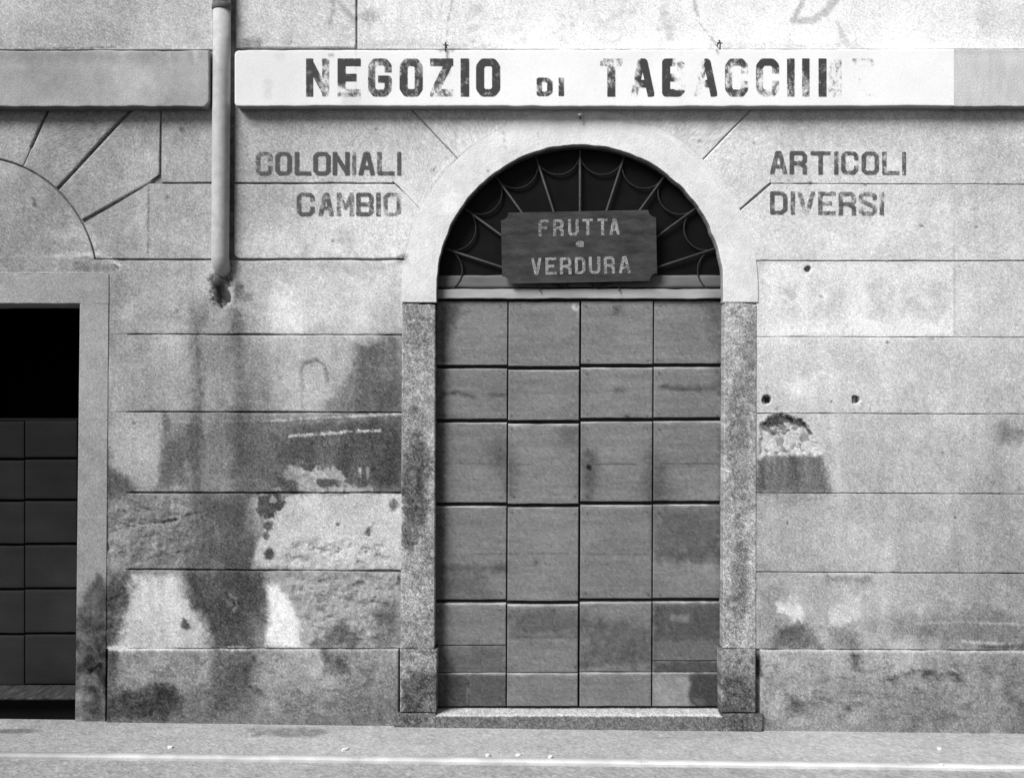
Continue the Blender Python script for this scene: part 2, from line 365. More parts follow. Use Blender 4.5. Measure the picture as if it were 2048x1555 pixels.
def wall_field(X, Y):
    G = bilin(X, Y)
    H = 0.0008 * fbm(X, Y, 90, 3, 2) + 0.00025 * fbm(X, Y, 9, 2, 5)
    G = G + 13 * fbm(X, Y, 130, 4, 1, gain=.6) + 7 * fbm(X, Y, 34, 4, 4, gain=.7)
    G = G + 5 * fbm(X, Y, 40, 3, 3, sx=.35, sy=3.0)
    # fascia: grey render on the left, a whitewashed board of wall for the shop name, grey again on the far right
    G, H = W.apply(X, Y, G, H)
    G = G + 4 * fbm(X, Y, 12, 3, 6, gain=.8) + 4 * fbm(X, Y, 4.5, 2, 2) + 13 * np.random.RandomState(4).randn(*X.shape)
    n1 = fbm(X, Y, 70, 5, 3, gain=.72)
    G = G + 11 * sstep(.15, .5, n1) * sstep(230, 300, Y) - 6 * sstep(-.1, -.5, n1)
    # crumbling patches: shallow pits in relief, toned darker inside
    for (ax, ay, bx, by, dep, th) in ((216, 1000, 400, 1136, .0045, .24), (560, 1078, 790, 1136, .0055, .2), (590, 1142, 795, 1250, .0045, .2), (216, 1142, 262, 1296, .006, .0), (620, 1250, 804, 1298, .004, .1), (1530, 1310, 2400, 1450, .003, .34), (216, 1300, 800, 1440, .003, .36), (1522, 840, 1610, 880, .006, .15)):
        M = sstep(ax - 12, ax + 22, X) * (1 - sstep(bx - 25, bx + 6, X)) * sstep(ay - 5, ay + 22, Y) * (1 - sstep(by - 18, by + 4, Y))
        if M.max() <= 0: continue
        p = fbm(X * .8 + Y * .45, Y - .2 * X, 15, 4, 6, sx=1.5, sy=.8, gain=.7)
        pit = sstep(th, th + .22, p) * M
        H = H - dep * pit; G = G - 26 * pit * sstep(90, 150, G)
    low = sstep(1080, 1300, Y)
    G = G + low * 12 * fbm(X, Y, 22, 4, 5, gain=.7)
    H = H + low * .0012 * fbm(X, Y, 26, 4, 3, gain=.6)
    return G, H

def ring_field(X, Y):
    G = 228 + 12 * fbm(X, Y, 60, 4, 1) + 8 * fbm(X, Y, 14, 3, 2, gain=.7)
    H = 0.0006 * fbm(X, Y, 60, 3, 2)
    G, H = W.apply(X, Y, G, H)
    return G + 5 * fbm(X, Y, 5, 2, 2), H

FL = Layer()
FL.poly([(-700,100),(130,100),(300,112),(300,122),(-700,126)], 132, .5, 12, 6)
FL.poly([(60,120),(200,130),(230,210),(120,212),(60,170)], 142, .5, 26, 16, 40)
FL.poly([(-200,145),(60,140),(60,212),(-200,212)], 150, .5, 20, 14)
FL.line([(390,102),(392,122)], 7, 215, .6, 5, 3); FL.line([(338,108),(345,145)], 6, 200, .4, 6, 4); FL.line([(234,118),(236,160)], 7, 190, .4, 6, 4)
FL.poly([(300,150),(420,130),(420,190),(330,190)], 172, .4, 20, 14)
def fascia_left_field(X, Y):
    G = 172 + 14 * fbm(X, Y, 80, 4, 1) + 8 * fbm(X, Y, 24, 4, 4, gain=.65); H = 0.0005 * fbm(X, Y, 60, 3, 2)
    G, H = FL.apply(X, Y, G, H)
    return G + 5 * fbm(X, Y, 6, 2, 2), H

FR = Layer()
FR.poly([(480,108),(612,106),(640,130),(560,180),(480,205)], 228, .55, 24, 16, 40, mott=.3)
FR.ell(535,180,8,18,205,.7,10,6); FR.ell(560,110,8,6,205,.6,8,4); FR.ell(662,111,6,3,170,.8,4,2); FR.poly([(690,185),(720,185),(722,212),(680,212)], 205, .5, 8, 6)
FR.line([(893,92),(895,118)], 4, 105, .8, 4, 2); FR.line([(880,102),(906,101)], 4, 150, .7, 5, 2); FR.line([(895,112),(896,150)], 5, 160, .5, 6, 3)
FR.line([(1434,96),(1435,110)], 4, 130, .7, 4, 2); FR.line([(1362,100),(1364,212)], 2, 235, .6, 2, 1)
FR.line([(480,100),(720,98)], 3, 200, .5, 3, 2)
FR.line([(712,100),(712,205)], 2.5, 225, .7, 2, 1)
def fascia_white_field(X, Y):
    G = 250 + 5 * fbm(X, Y, 60, 4, 1); G = G - 16 * sstep(900, 480, X)
    H = 0.0003 * fbm(X, Y, 60, 3, 2)
    return FR.apply(X, Y, G, H)
def fascia_right_field(X, Y):
    G = 208 + 10 * fbm(X, Y, 50, 4, 1) + 7 * fbm(X, Y, 14, 4, 4, sx=.5, sy=2.5); H = 0.0003 * fbm(X, Y, 60, 3, 2)
    G = G - 14 * (1 - sstep(100, 114, Y))
    return G, H

# ------------------------------------------------------------------ granite
def granite_field(base, dark=()):
    def f(X, Y):
        G = base + 16 * fbm(X, Y, 70, 3, 1)
        H = 0.0006 * fbm(X, Y, 20, 3, 2)
        for (x, y, rx, ry, g, a) in dark:
            q = np.sqrt(((X - x) / rx) ** 2 + ((Y - y) / ry) ** 2) + .35 * fbm(X, Y, 24, 4, 3, gain=.65)
            A = (1 - sstep(.6, 1.15, q)) * a
            G = G * (1 - A) + g * A
        r = np.random.RandomState(3)
        G = G + 28 * fbm(X, Y, 8, 3, 4, gain=.9) + 15 * fbm(X, Y, 22, 3, 6, gain=.8) + 12 * r.randn(*X.shape)
        H = H + .0009 * fbm(X, Y, 6, 2, 5, gain=.9)
        return G, H
    return f

# ------------------------------------------------------------------ wood of the door
DW = Layer()
DW.poly([(873,600),(925,600),(912,650),(900,722),(873,728)], 74, .75, 18, 10, 24)
DW.line([(925,610),(918,660),(898,700)], 12, 150, .35, 12, 6)
DW.poly([(1400,600),(1450,600),(1450,728),(1432,728),(1425,660)], 74, .7, 26, 12, 24)
DW.poly([(1225,612),(1245,610),(1245,628),(1228,630)], 82, .6, 8, 5)
DW.ell(1151,615,8,5,205,.8,4,4); DW.line([(1155,620),(1158,635)],4,180,.6,3,2)
DW.line([(885,788),(915,784),(948,794)], 5, 78, .65, 6, 2); DW.line([(980,789),(1012,788)], 5, 84, .55, 6, 2)
DW.line([(1325,772),(1370,778),(1430,776)], 6, 82, .6, 7, 3); DW.ell(1238,780,9,6,80,.65,8,4)
DW.poly([(1432,736),(1450,736),(1450,800),(1440,790)], 62, .75, 14, 6)
DW.ell(1254,834,5,5,60,.8,3,2); DW.ell(1252,838,3,3,220,.7,2,1)
DW.ell(998,908,20,36,76,.75,28,8,30); DW.ell(1022,955,10,36,78,.6,20,6); DW.ell(1140,870,24,26,92,.5,28,8)
DW.ell(1178,952,16,48,72,.7,20,8,26); DW.ell(1180,908,12,14,84,.6,10,5); DW.line([(1188,927),(1270,928)], 2.5, 70, .7, 2, .8)
DW.ell(1304,955,14,46,80,.65,24,8); DW.ell(1322,965,14,40,84,.5,20,8)
DW.line([(950,1107),(1300,1107)], 2, 96, .6, 2, .8)
DW.line([(885,927),(1060,928)], 2.2, 76, .6, 2, .8); DW.line([(1320,926),(1440,926)], 2.2, 86, .6, 2, .8)
DW.poly([(884,1132),(1012,1128),(1012,1142),(884,1142)], 82, .55, 10, 6); DW.poly([(884,1150),(960,1148),(980,1195),(884,1196)], 92, .5, 20, 10)
DW.ell(1072,1127,5,5,82,.6,5,3)
DW.poly([(1309,1014),(1450,1014),(1450,1110),(1309,1100)], 90, .6, 30, 14); DW.poly([(1309,1100),(1450,1095),(1450,1125),(1309,1120)], 78, .6, 14, 8, 20, mott=.3)
DW.line([(1350,1126),(1440,1132)], 3, 150, .5, 2, 2)
DW.poly([(1015,1225),(1110,1215),(1158,1235),(1158,1262),(1090,1270),(1018,1272)], 84, .55, 14, 10, 24, mott=.4)
DW.line([(1018,1273),(1158,1272)], 3, 76, .6, 4, 2)
DW.poly([(1165,1240),(1200,1235),(1290,1250),(1304,1290),(1240,1300),(1165,1275)], 82, .6, 12, 10, 22, mott=.4)
DW.ell(1275,1240,14,10,130,.4,10,8)
DW.poly([(1308,1206),(1448,1206),(1448,1286),(1308,1282)], 72, .85, 8, 5, 20, mott=.15)
DW.poly([(1345,1230),(1378,1232),(1378,1242),(1345,1240)], 135, .7, 6, 4)
DW.poly([(1308,1282),(1448,1286),(1448,1320),(1308,1318)], 122, .8, 5, 3)
DW.poly([(1308,1322),(1448,1322),(1448,1343),(1308,1343)], 84, .7, 5, 3)
DW.poly([(873,1292),(1012,1290),(1012,1343),(873,1343)], 98, .6, 10, 6, 20, mott=.3)
DW.poly([(890,1292),(925,1292),(925,1330),(895,1330)], 130, .4, 12, 8)
DW.poly([(1163,1290),(1304,1290),(1304,1330),(1220,1325),(1163,1335)], 84, .55, 14, 10, 20, mott=.4)
DW.poly([(873,1346),(934,1346),(936,1412),(873,1412)], 64, .85, 5, 2)
DW.line([(936,1348),(937,1412)], 3, 55, .8, 2, 1)
DW.poly([(938,1348),(1012,1348),(1012,1412),(938,1412)], 92, .7, 5, 2)
DW.poly([(1308,1350),(1378,1350),(1378,1412),(1308,1412)], 150, .75, 4, 3, 20, mott=.3)
DW.poly([(1380,1346),(1446,1346),(1446,1412),(1390,1412),(1380,1400)], 56, .88, 5, 3)
DW.ell(1398,1402,12,8,120,.6,5,5)
DW.poly([(873,736),(884,736),(886,1343),(873,1343)], 84, .6, 10, 4); DW.poly([(1440,840),(1450,840),(1450,1343),(1436,1343)], 72, .6, 12, 4)  # jamb shade painted down both side edges of the door
for x in (885, 1004, 1026, 1150, 1174, 1296, 1318, 1436):
    for y in (744, 828, 856, 992, 1024, 1186, 1218, 1332, 612, 718):
        DW.ell(x + (x * y) % 7 - 3, y + (x + y) % 5, 2.2, 2.0, 62, .75, 2, .6)
def door_field(X, Y):
    G = 124 + 8 * fbm(X, Y, 90, 3, 1) + 7 * fbm(X, Y, 14, 4, 4, sx=6, sy=.5) - 10 * sstep(1120, 1330, Y) + 4 * sstep(900, 600, Y)
    H = 0.0005 * fbm(X, Y, 12, 3, 4, sx=8, sy=.5)
    G, H = DW.apply(X, Y, G, H)
    return G + 7 * np.random.RandomState(6).randn(*X.shape), H

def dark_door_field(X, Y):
    return 22 + 17 * sstep(850, 1180, Y) + 4 * fbm(X, Y, 40, 3, 4, sx=4, sy=.6) + 5 * fbm(X, Y, 60, 3, 1), 0.0004 * fbm(X, Y, 30, 3, 2)  # dark paint with the recess shade painted in, deepest at the top

# ------------------------------------------------------------------ materials
def principled(name, rough=.9, spec=.25):
    m = bpy.data.materials.new(name); m.use_nodes = True
    n = m.node_tree.nodes; b = n['Principled BSDF']
    b.inputs['Roughness'].default_value = rough
    b.inputs['Specular IOR Level'].default_value = spec
    return m, n, m.node_tree.links, b

def toned(name, fine=300.0, amt=.16, bump=.25, bscale=160.0, rough=.92, spec=.2, stretch=(1, 1, 1), speck=0.0):
    """reflectance from the part's own wear attribute, broken up by fine procedural grain"""
    m, n, L, b = principled(name, rough, spec)
    at = n.new('ShaderNodeAttribute'); at.attribute_name = 'wear'
    tc = n.new('ShaderNodeTexCoord')
    mp = n.new('ShaderNodeMapping'); mp.inputs['Scale'].default_value = stretch
    L.new(tc.outputs['Object'], mp.inputs[0])
    n1 = n.new('ShaderNodeTexNoise'); n1.inputs['Scale'].default_value = fine; n1.inputs['Detail'].default_value = 3; n1.inputs['Roughness'].default_value = .7
    L.new(mp.outputs[0], n1.inputs['Vector'])
    mr = n.new('ShaderNodeMapRange'); mr.inputs['From Min'].default_value = .3; mr.inputs['From Max'].default_value = .7
    mr.inputs['To Min'].default_value = 1 - amt; mr.inputs['To Max'].default_value = 1 + amt
    L.new(n1.outputs['Fac'], mr.inputs['Value'])
    mu = n.new('ShaderNodeMath'); mu.operation = 'MULTIPLY'
    L.new(at.outputs['Fac'], mu.inputs[0]); L.new(mr.outputs[0], mu.inputs[1])
    last = mu
    if speck:
        vo = n.new('ShaderNodeTexVoronoi'); vo.inputs['Scale'].default_value = 190; L.new(mp.outputs[0], vo.inputs['Vector'])
        m2 = n.new('ShaderNodeMapRange'); m2.inputs['To Min'].default_value = 1 - speck; m2.inputs['To Max'].default_value = 1 + speck
        sp = n.new('ShaderNodeSeparateColor'); L.new(vo.outputs['Color'], sp.inputs[0]); L.new(sp.outputs[0], m2.inputs['Value'])
        mu2 = n.new('ShaderNodeMath'); mu2.operation = 'MULTIPLY'; L.new(last.outputs[0], mu2.inputs[0]); L.new(m2.outputs[0], mu2.inputs[1]); last = mu2
    cl = n.new('ShaderNodeClamp'); cl.inputs['Max'].default_value = .9; L.new(last.outputs[0], cl.inputs[0])
    L.new(cl.outputs[0], b.inputs['Base Color'])
    n2 = n.new('ShaderNodeTexNoise'); n2.inputs['Scale'].default_value = bscale; n2.inputs['Detail'].default_value = 4
    L.new(mp.outputs[0], n2.inputs['Vector'])
    bp = n.new('ShaderNodeBump'); bp.inputs['Strength'].default_value = bump; bp.inputs['Distance'].default_value = .004
    L.new(n2.outputs['Fac'], bp.inputs['Height']); L.new(bp.outputs[0], b.inputs['Normal'])
    return m

def plain(name, val, rough=.8, spec=.2, amt=.2, scale=40.0, metallic=0.0, bump=.15):
    m, n, L, b = principled(name, rough, spec)
    b.inputs['Metallic'].default_value = metallic
    tc = n.new('ShaderNodeTexCoord')
    n1 = n.new('ShaderNodeTexNoise'); n1.inputs['Scale'].default_value = scale; n1.inputs['Detail'].default_value = 6; n1.inputs['Roughness'].default_value = .65
    L.new(tc.outputs['Object'], n1.inputs['Vector'])
    mr = n.new('ShaderNodeMapRange'); mr.inputs['From Min'].default_value = .3; mr.inputs['From Max'].default_value = .7
    mr.inputs['To Min'].default_value = val * (1 - amt); mr.inputs['To Max'].default_value = val * (1 + amt)
    L.new(n1.outputs['Fac'], mr.inputs['Value']); L.new(mr.outputs[0], b.inputs['Base Color'])
    bp = n.new('ShaderNodeBump'); bp.inputs['Strength'].default_value = bump; bp.inputs['Distance'].default_value = .003
    L.new(n1.outputs['Fac'], bp.inputs['Height']); L.new(bp.outputs[0], b.inputs['Normal'])
    return m

def worn_paint(name, val, keep=.55, scale=26.0, fine=150.0, contrast=.12, maxa=1.0):
    """flaked sign paint: missing where the noise says so"""
    m, n, L, b = principled(name, .85, .2)
    tc = n.new('ShaderNodeTexCoord')
    a1 = n.new('ShaderNodeTexNoise'); a1.inputs['Scale'].default_value = scale; a1.inputs['Detail'].default_value = 5; a1.inputs['Roughness'].default_value = .7
    mp = n.new('ShaderNodeMapping'); mp.inputs['Scale'].default_value = (1, 1, .8); L.new(tc.outputs['Object'], mp.inputs[0]); L.new(mp.outputs[0], a1.inputs['Vector'])
    a2 = n.new('ShaderNodeTexNoise'); a2.inputs['Scale'].default_value = fine; a2.inputs['Detail'].default_value = 2
    L.new(tc.outputs['Object'], a2.inputs['Vector'])
    at = n.new('ShaderNodeAttribute'); at.attribute_name = 'keep'
    s1 = n.new('ShaderNodeMath'); s1.operation = 'MULTIPLY_ADD'; s1.inputs[1].default_value = .45; L.new(a2.outputs['Fac'], s1.inputs[0]); L.new(a1.outputs['Fac'], s1.inputs[2])   # mean .725
    s2 = n.new('ShaderNodeMath'); s2.operation = 'ADD'; L.new(s1.outputs[0], s2.inputs[0]); L.new(at.outputs['Fac'], s2.inputs[1])
    mr = n.new('ShaderNodeMapRange'); mr.inputs['From Min'].default_value = 1.225 - contrast; mr.inputs['From Max'].default_value = 1.225 + contrast
    mr.inputs['To Max'].default_value = maxa
    L.new(s2.outputs[0], mr.inputs['Value'])
    mv = n.new('ShaderNodeMapRange'); mv.inputs['From Min'].default_value = .3; mv.inputs['From Max'].default_value = .7; mv.inputs['To Min'].default_value = val * .7; mv.inputs['To Max'].default_value = val * 1.5
    L.new(a2.outputs['Fac'], mv.inputs['Value']); L.new(mv.outputs[0], b.inputs['Base Color'])
    L.new(mr.outputs[0], b.inputs['Alpha'])
    return m

M_PLASTER = toned('lime_plaster', 190, .24, .5, 110)
M_WHITE = toned('whitewashed_plaster', 130, .05, .2, 130)
M_GRANITE = toned('granite', 260, .22, .55, 170, speck=.45)
M_WOOD = toned('weathered_wood', 50, .11, .3, 60, rough=.8, stretch=(.3, 1, 5))
M_DARKWOOD = toned('dark_painted_wood', 60, .12, .2, 60, rough=.7, stretch=(.35, 1, 5))
M_PIPE = plain('painted_pipe', .41, .7, .3, .16, 25)
M_IRON = plain('grille_iron', .05, .7, .3, .35, 60)
M_IRON2 = plain('dark_scallop_iron', .026, .8, .15, .4, 60)  # grille iron in a darker tone than the ray bars
M_HOOK = plain('rusty_iron', .04, .8, .2, .4, 120)
M_VOID = plain('unlit_interior', .012, .95, 0.0, .2, 4)
M_GAP = plain('dark_gap_backing', .035, .95, .05, .4, 30)  # near-black backing behind the gaps between door boards
M_PORC = plain('porcelain', .6, .3, .5, .05, 30)
M_INK = worn_paint('black_sign_paint', .05, scale=32, fine=210, contrast=.13, maxa=.97)
M_INK2 = worn_paint('faded_sign_paint', .075, scale=40, fine=220, contrast=.14, maxa=.88)
M_CHALK = worn_paint('pale_sign_paint', .28, scale=30, fine=140, contrast=.16, maxa=.9)

# ------------------------------------------------------------------ object helpers
def link(o, parent=None):
    COL.objects.link(o)
    if parent is not None: o.parent = parent
    return o

def thing(name, label, cat, group=None, loc=(0, 0, 0)):
    o = bpy.data.objects.new(name, None); o.empty_display_size = .1
    o['label'] = label; o['category'] = cat
    if group: o['group'] = group
    return link(o)

def wpos(px, py, d=0.0):
    k = (D + d) / D
    return Vector(((px - CX) / S * k, d, ZE + (CY - py) / S * k))

def grid_mesh(name, Px, Py, Pz, mat, parent, wear, smooth_inner=True):
    n, m = Px.shape
    me = bpy.data.meshes.new(name)
    co = np.empty((n * m, 3), np.float32); co[:, 0] = Px.ravel(); co[:, 1] = Py.ravel(); co[:, 2] = Pz.ravel()
    idx = np.arange(n * m).reshape(n, m)
    a = idx[:-1, :-1]; b = idx[1:, :-1]; c = idx[1:, 1:]; d = idx[:-1, 1:]
    F = np.stack([a, b, c, d], -1).reshape(-1, 4).astype(np.int32)
    me.vertices.add(n * m); me.vertices.foreach_set('co', co.ravel())
    me.loops.add(F.size); me.loops.foreach_set('vertex_index', F.ravel())
    me.polygons.add(len(F)); me.polygons.foreach_set('loop_start', np.arange(0, F.size, 4, dtype=np.int32))
    sm = np.zeros((n - 1, m - 1), bool); sm[1:-1, 1:-1] = True
    me.polygons.foreach_set('use_smooth', sm.ravel())
    me.update(calc_edges=True)
    at = me.attributes.new('wear', 'FLOAT', 'POINT'); at.data.foreach_set('value', wear.ravel().astype(np.float32))
    me.materials.append(mat)
    return link(bpy.data.objects.new(name, me), parent)

def ticks(length, cell, bevel):
    n = max(2, int(math.ceil(length / cell)))
    t = list(np.linspace(0, 1, n + 1))
    if bevel > 0:
        e = [bevel * .2 / length, bevel * .55 / length, bevel / length]
        t = [0] + [x for x in e if x < .45] + [x for x in t if e[-1] * 1.3 < x < 1 - e[-1] * 1.3] + [1 - x for x in e[::-1] if x < .45] + [1]
    return np.array(t)

def sheet(name, X, Y, dist, base, mat, parent, field, bevel, back, mult=None, round_=.8, dmul=1.0, under=1.0, left=1.0):
    """X, Y in photograph pixels as seen on depth plane `base`; dist = metres to the nearest free edge"""
    G, H = field(X, Y)
    q = np.clip(1 - dist / max(bevel, 1e-6), 0, 1)
    if mult is not None: q = q * mult
    edge = bevel * round_ * (1 - np.sqrt(np.clip(1 - q * q, 0, 1)))
    dep = base + edge - H * np.clip(dist / .006, 0, 1) if mult is None else base + edge - H
    Xp = np.pad(X, 1, 'edge'); Yp = np.pad(Y, 1, 'edge'); dp = np.pad(dep, 1, 'edge')
    bt, bb, bl, br = back
    dp[0, :] = base + bt; dp[-1, :] = base + bb
    dp[:, 0] = base + bl; dp[:, -1] = base + br
    k = (D + base) / D
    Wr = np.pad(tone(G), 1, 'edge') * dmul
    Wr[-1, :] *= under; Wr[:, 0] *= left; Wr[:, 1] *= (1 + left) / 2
    if under < 1: Wr[-2, :] *= .45; Wr[-3, :] *= .8        # shade under a soffit, painted into the tone
    return grid_mesh(name, (Xp - CX) / S * k, dp, ZE + (CY - Yp) / S * k, mat, parent, Wr)

def fn(v): return v if callable(v) else (lambda t, v=v: np.full(np.shape(t), float(v)))

def row_patch(name, yt, yb, xl, xr, base, mat, parent, field, cell=.0058, bevel=.005, back=(.03,) * 4, gap=None, wob=.6, round_=.8, under=1.0):
    """slab between a top edge yt(x), a bottom edge yb(x), and side edges xl(y), xr(y)"""
    yt, yb, xl, xr = fn(yt), fn(yb), fn(xl), fn(xr)
    xm = np.array([0.]); y0 = float(yt(np.array([1024.]))[0]); y1 = float(yb(np.array([1024.]))[0])
    yy = np.linspace(y0, y1, 9)
    wid = float(np.max(xr(yy) - xl(yy)))
    V = ticks((y1 - y0) / S, cell, bevel); U = ticks(wid / S, cell, bevel)
    U, V = np.meshgrid(U, V)
    Y0 = y0 + V * (y1 - y0)
    XL, XR = xl(Y0), xr(Y0)
    X = XL + U * (XR - XL)
    k = abs(hash_name(name, y0)) % 7
    T = yt(X); B = yb(X)
    if wob: T = T + wob * fbm(X, 0 * X + y0, 26, 3, k); B = B + wob * fbm(X, 0 * X + y1, 30, 3, (k + 2) % 7)
    Y = T + V * (B - T)
    if wob: X = X + wob * fbm(0 * Y + XL, Y, 30, 3, 1) * (1 - 2 * np.abs(U - .5)) * 0
    dist = np.minimum(np.minimum(X - XL, XR - X), np.minimum(Y - T, B - Y)) / S
    mult = None
    if gap is not None:
        dy = np.minimum(Y - T, B - Y); dx = np.minimum(X - XL, XR - X)
        mult = gap(X, Y, (Y - T) < (B - Y), (X - XL) < (XR - X), dy < dx)
    return sheet(name, X, Y, dist, base, mat, parent, field, bevel, back, mult, round_, under=under)

def hash_name(n, y): return int(sum(ord(c) for c in n) + y)

def ray_poly(cx, cy, th, P):
    """distance from a centre along angle th (screen up) to the first crossing with the polyline P"""
    dx, dy = math.cos(th), -math.sin(th); best = 1e9
    for (ax, ay), (bx, by) in zip(P[:-1], P[1:]):
        ex, ey = bx - ax, by - ay; det = ex * dy - ey * dx
        if abs(det) < 1e-9: continue
        t = (ex * (ay - cy) - ey * (ax - cx)) / det
        u = (dx * (ay - cy) - dy * (ax - cx)) / det
        if -.003 <= u <= 1.003 and 0 < t < best: best = t
    return best

def polar_patch(name, cx, cy, r0, th0, th1, P, base, mat, parent, field, cell=.0058, bevel=.005, back=(.03,) * 4, gap_px=2.0, r1=None, gap=None):
    th0, th1 = math.radians(th0), math.radians(th1)
    n = max(6, int(abs(th1 - th0) * (r0 + 60) / S / cell))
    ths = np.linspace(th0, th1, n)
    R1 = np.array([r1 if r1 else ray_poly(cx, cy, t, P) for t in ths])
    ok = R1 < 1e8; R1 = np.interp(ths if th1 > th0 else -ths, (ths if th1 > th0 else -ths)[ok], R1[ok])
    m = int(np.median(R1 - r0) / S / cell) + 4
    v = ticks(float(np.median(R1 - r0)) / S, cell, bevel)
    TH, V = np.meshgrid(ths, v, indexing='ij'); R = r0 + V * (R1[:, None] - r0)
    sg = 1 if th1 > th0 else -1
    da = np.minimum(np.abs(TH - th0), np.abs(th1 - TH)) * R
    # shrink the angle a little so that a radial joint opens between neighbours
    g0, g1 = gap_px if isinstance(gap_px, tuple) else (gap_px, gap_px)
    g0 = g0(R) if callable(g0) else g0; g1 = g1(R) if callable(g1) else g1
    q_ = np.linspace(0, 1, n)[:, None]
    TH = TH + sg / R * (g0 * (1 - q_) - g1 * q_)
    X = cx + R * np.cos(TH); Y = cy - R * np.sin(TH)
    dist = np.minimum(da, np.minimum(R - r0, R1[:, None] - R)) / S
    mult = gap(X, Y) if gap else None
    if sg > 0: X, Y, dist = X[::-1], Y[::-1], dist[::-1]
    if sg > 0 and mult is not None: mult = mult[::-1]
    return sheet(name, X, Y, dist, base, mat, parent, field, bevel, back, mult)

def box(bm, x0, x1, y0, y1, z0, z1):
    vs = [bm.verts.new((x, y, z)) for x in (x0, x1) for y in (y0, y1) for z in (z0, z1)]
    for f in ((0,1,3,2),(4,6,7,5),(0,4,5,1),(2,3,7,6),(0,2,6,4),(1,5,7,3)): bm.faces.new([vs[i] for i in f])
    return vs

def bm_obj(name, bm, mat, parent=None, smooth=False, bev=0.0):
    if bev: bmesh.ops.bevel(bm, geom=bm.edges[:], offset=bev, segments=2, affect='EDGES', profile=.6)
    bmesh.ops.recalc_face_normals(bm, faces=bm.faces)
    me = bpy.data.meshes.new(name); bm.to_mesh(me); bm.free()
    if smooth:
        for p in me.polygons: p.use_smooth = True
    if mat: me.materials.append(mat)
    return link(bpy.data.objects.new(name, me), parent)

def tube(bm, pts, r, seg=8, caps=True):
    rings = []; prev = None
    for i, p in enumerate(pts):
        a = pts[max(0, i - 1)]; b = pts[min(len(pts) - 1, i + 1)]
        t = (b - a).normalized()
        up = prev if prev is not None else (Vector((0, 1, 0)) if abs(t.y) < .9 else Vector((1, 0, 0)))
        u = (up - t * up.dot(t)).normalized(); v = t.cross(u); prev = u
        rr = r[i] if isinstance(r, (list, tuple)) else r
        rings.append([bm.verts.new(p + (u * math.cos(2 * math.pi * k / seg) + v * math.sin(2 * math.pi * k / seg)) * rr) for k in range(seg)])
    for A, B in zip(rings[:-1], rings[1:]):
        for k in range(seg): bm.faces.new([A[k], A[(k + 1) % seg], B[(k + 1) % seg], B[k]])
    if caps: bm.faces.new(rings[0][::-1]); bm.faces.new(rings[-1])

def wear_attr(o, val):
    me = o.data; a = me.attributes.new('wear', 'FLOAT', 'POINT')
    if callable(val):
        co = np.empty(len(me.vertices) * 3, np.float32); me.vertices.foreach_get('co', co); co = co.reshape(-1, 3)
        v = val(co)
    else: v = np.full(len(me.vertices), val)
    a.data.foreach_set('value', v.astype(np.float32)); return o

# ------------------------------------------------------------------ ground
SLOPE = -0.0123
def ground_z(x, off=0.0): return SLOPE * x + off

def ground_strip(name, x0, x1, ya, yb, off, wearfn, mat, cell=.02, parent=None):
    nx = int((x1 - x0) / cell) + 1; ny = max(2, int((yb - ya) / cell) + 1)
    xs = np.linspace(x0, x1, nx); ys = np.linspace(ya, yb, ny)
    Xg, Yg = np.meshgrid(xs, ys[::-1])
    z = ground_z(Xg, off) + .0008 * fbm(Xg * S, Yg * S, 60, 3, 1)
    return grid_mesh(name, Xg, Yg, z, mat, parent, wearfn(Xg, Yg))

M_GROUND = toned('cement_pavement', 160, .24, .35, 120)
M_ROAD = toned('worn_street_surface', 150, .24, .4, 110)
def pave_wear(x, y):
    g = 168 + 10 * fbm(x * S, y * S, 120, 4, 1, sx=2.5, sy=1) + 8 * fbm(x * S, y * S, 24, 4, 3, gain=.65)
    g = g + 8 * sstep(-2.5, .5, x)
    for (cx_, cy_, rx, ry, gg) in ((-2.42, -.15, .12, .04, 95), (-1.1, -.12, .22, .07, 118), (-.45, -.2, .1, .05, 175), (.9, -.1, .3, .05, 165)):
        q = np.sqrt(((x - cx_) / rx) ** 2 + ((y - cy_) / ry) ** 2) + .3 * fbm(x * S, y * S, 30, 3, 2)
        A = (1 - sstep(.5, 1.2, q)) * .7; g = g * (1 - A) + gg * A
    g = g + 7 * fbm(x * S, y * S, 9, 2, 5, gain=.9) + 11 * np.random.RandomState(2).randn(*x.shape)
    return tone(g)
def road_wear(x, y):
    g = (160 + 10 * fbm(x * S, y * S, 90, 4, 2) + 8 * fbm(x * S, y * S, 20, 4, 4, gain=.65) + 6 * sstep(-2.5, .5, x))
    r = np.random.RandomState(8)
    g = g + 7 * fbm(x * S, y * S, 9, 2, 5, gain=.9) + 11 * r.randn(*x.shape)
    f = sstep(-.78, -.86, y + .02 * fbm(x * S, y * S, 60, 3, 3))     # the pale strip ends; unseen street beyond darkened to cut bounce light
    return tone(g) * (1 - f) + .055 * f

PAVE_Y = -.425
pv = ground_strip('pavement', -4.3, 4.2, PAVE_Y, .02, 0.0, pave_wear, M_GROUND, .009); pv['kind'] = 'structure'
KERB_H = .014
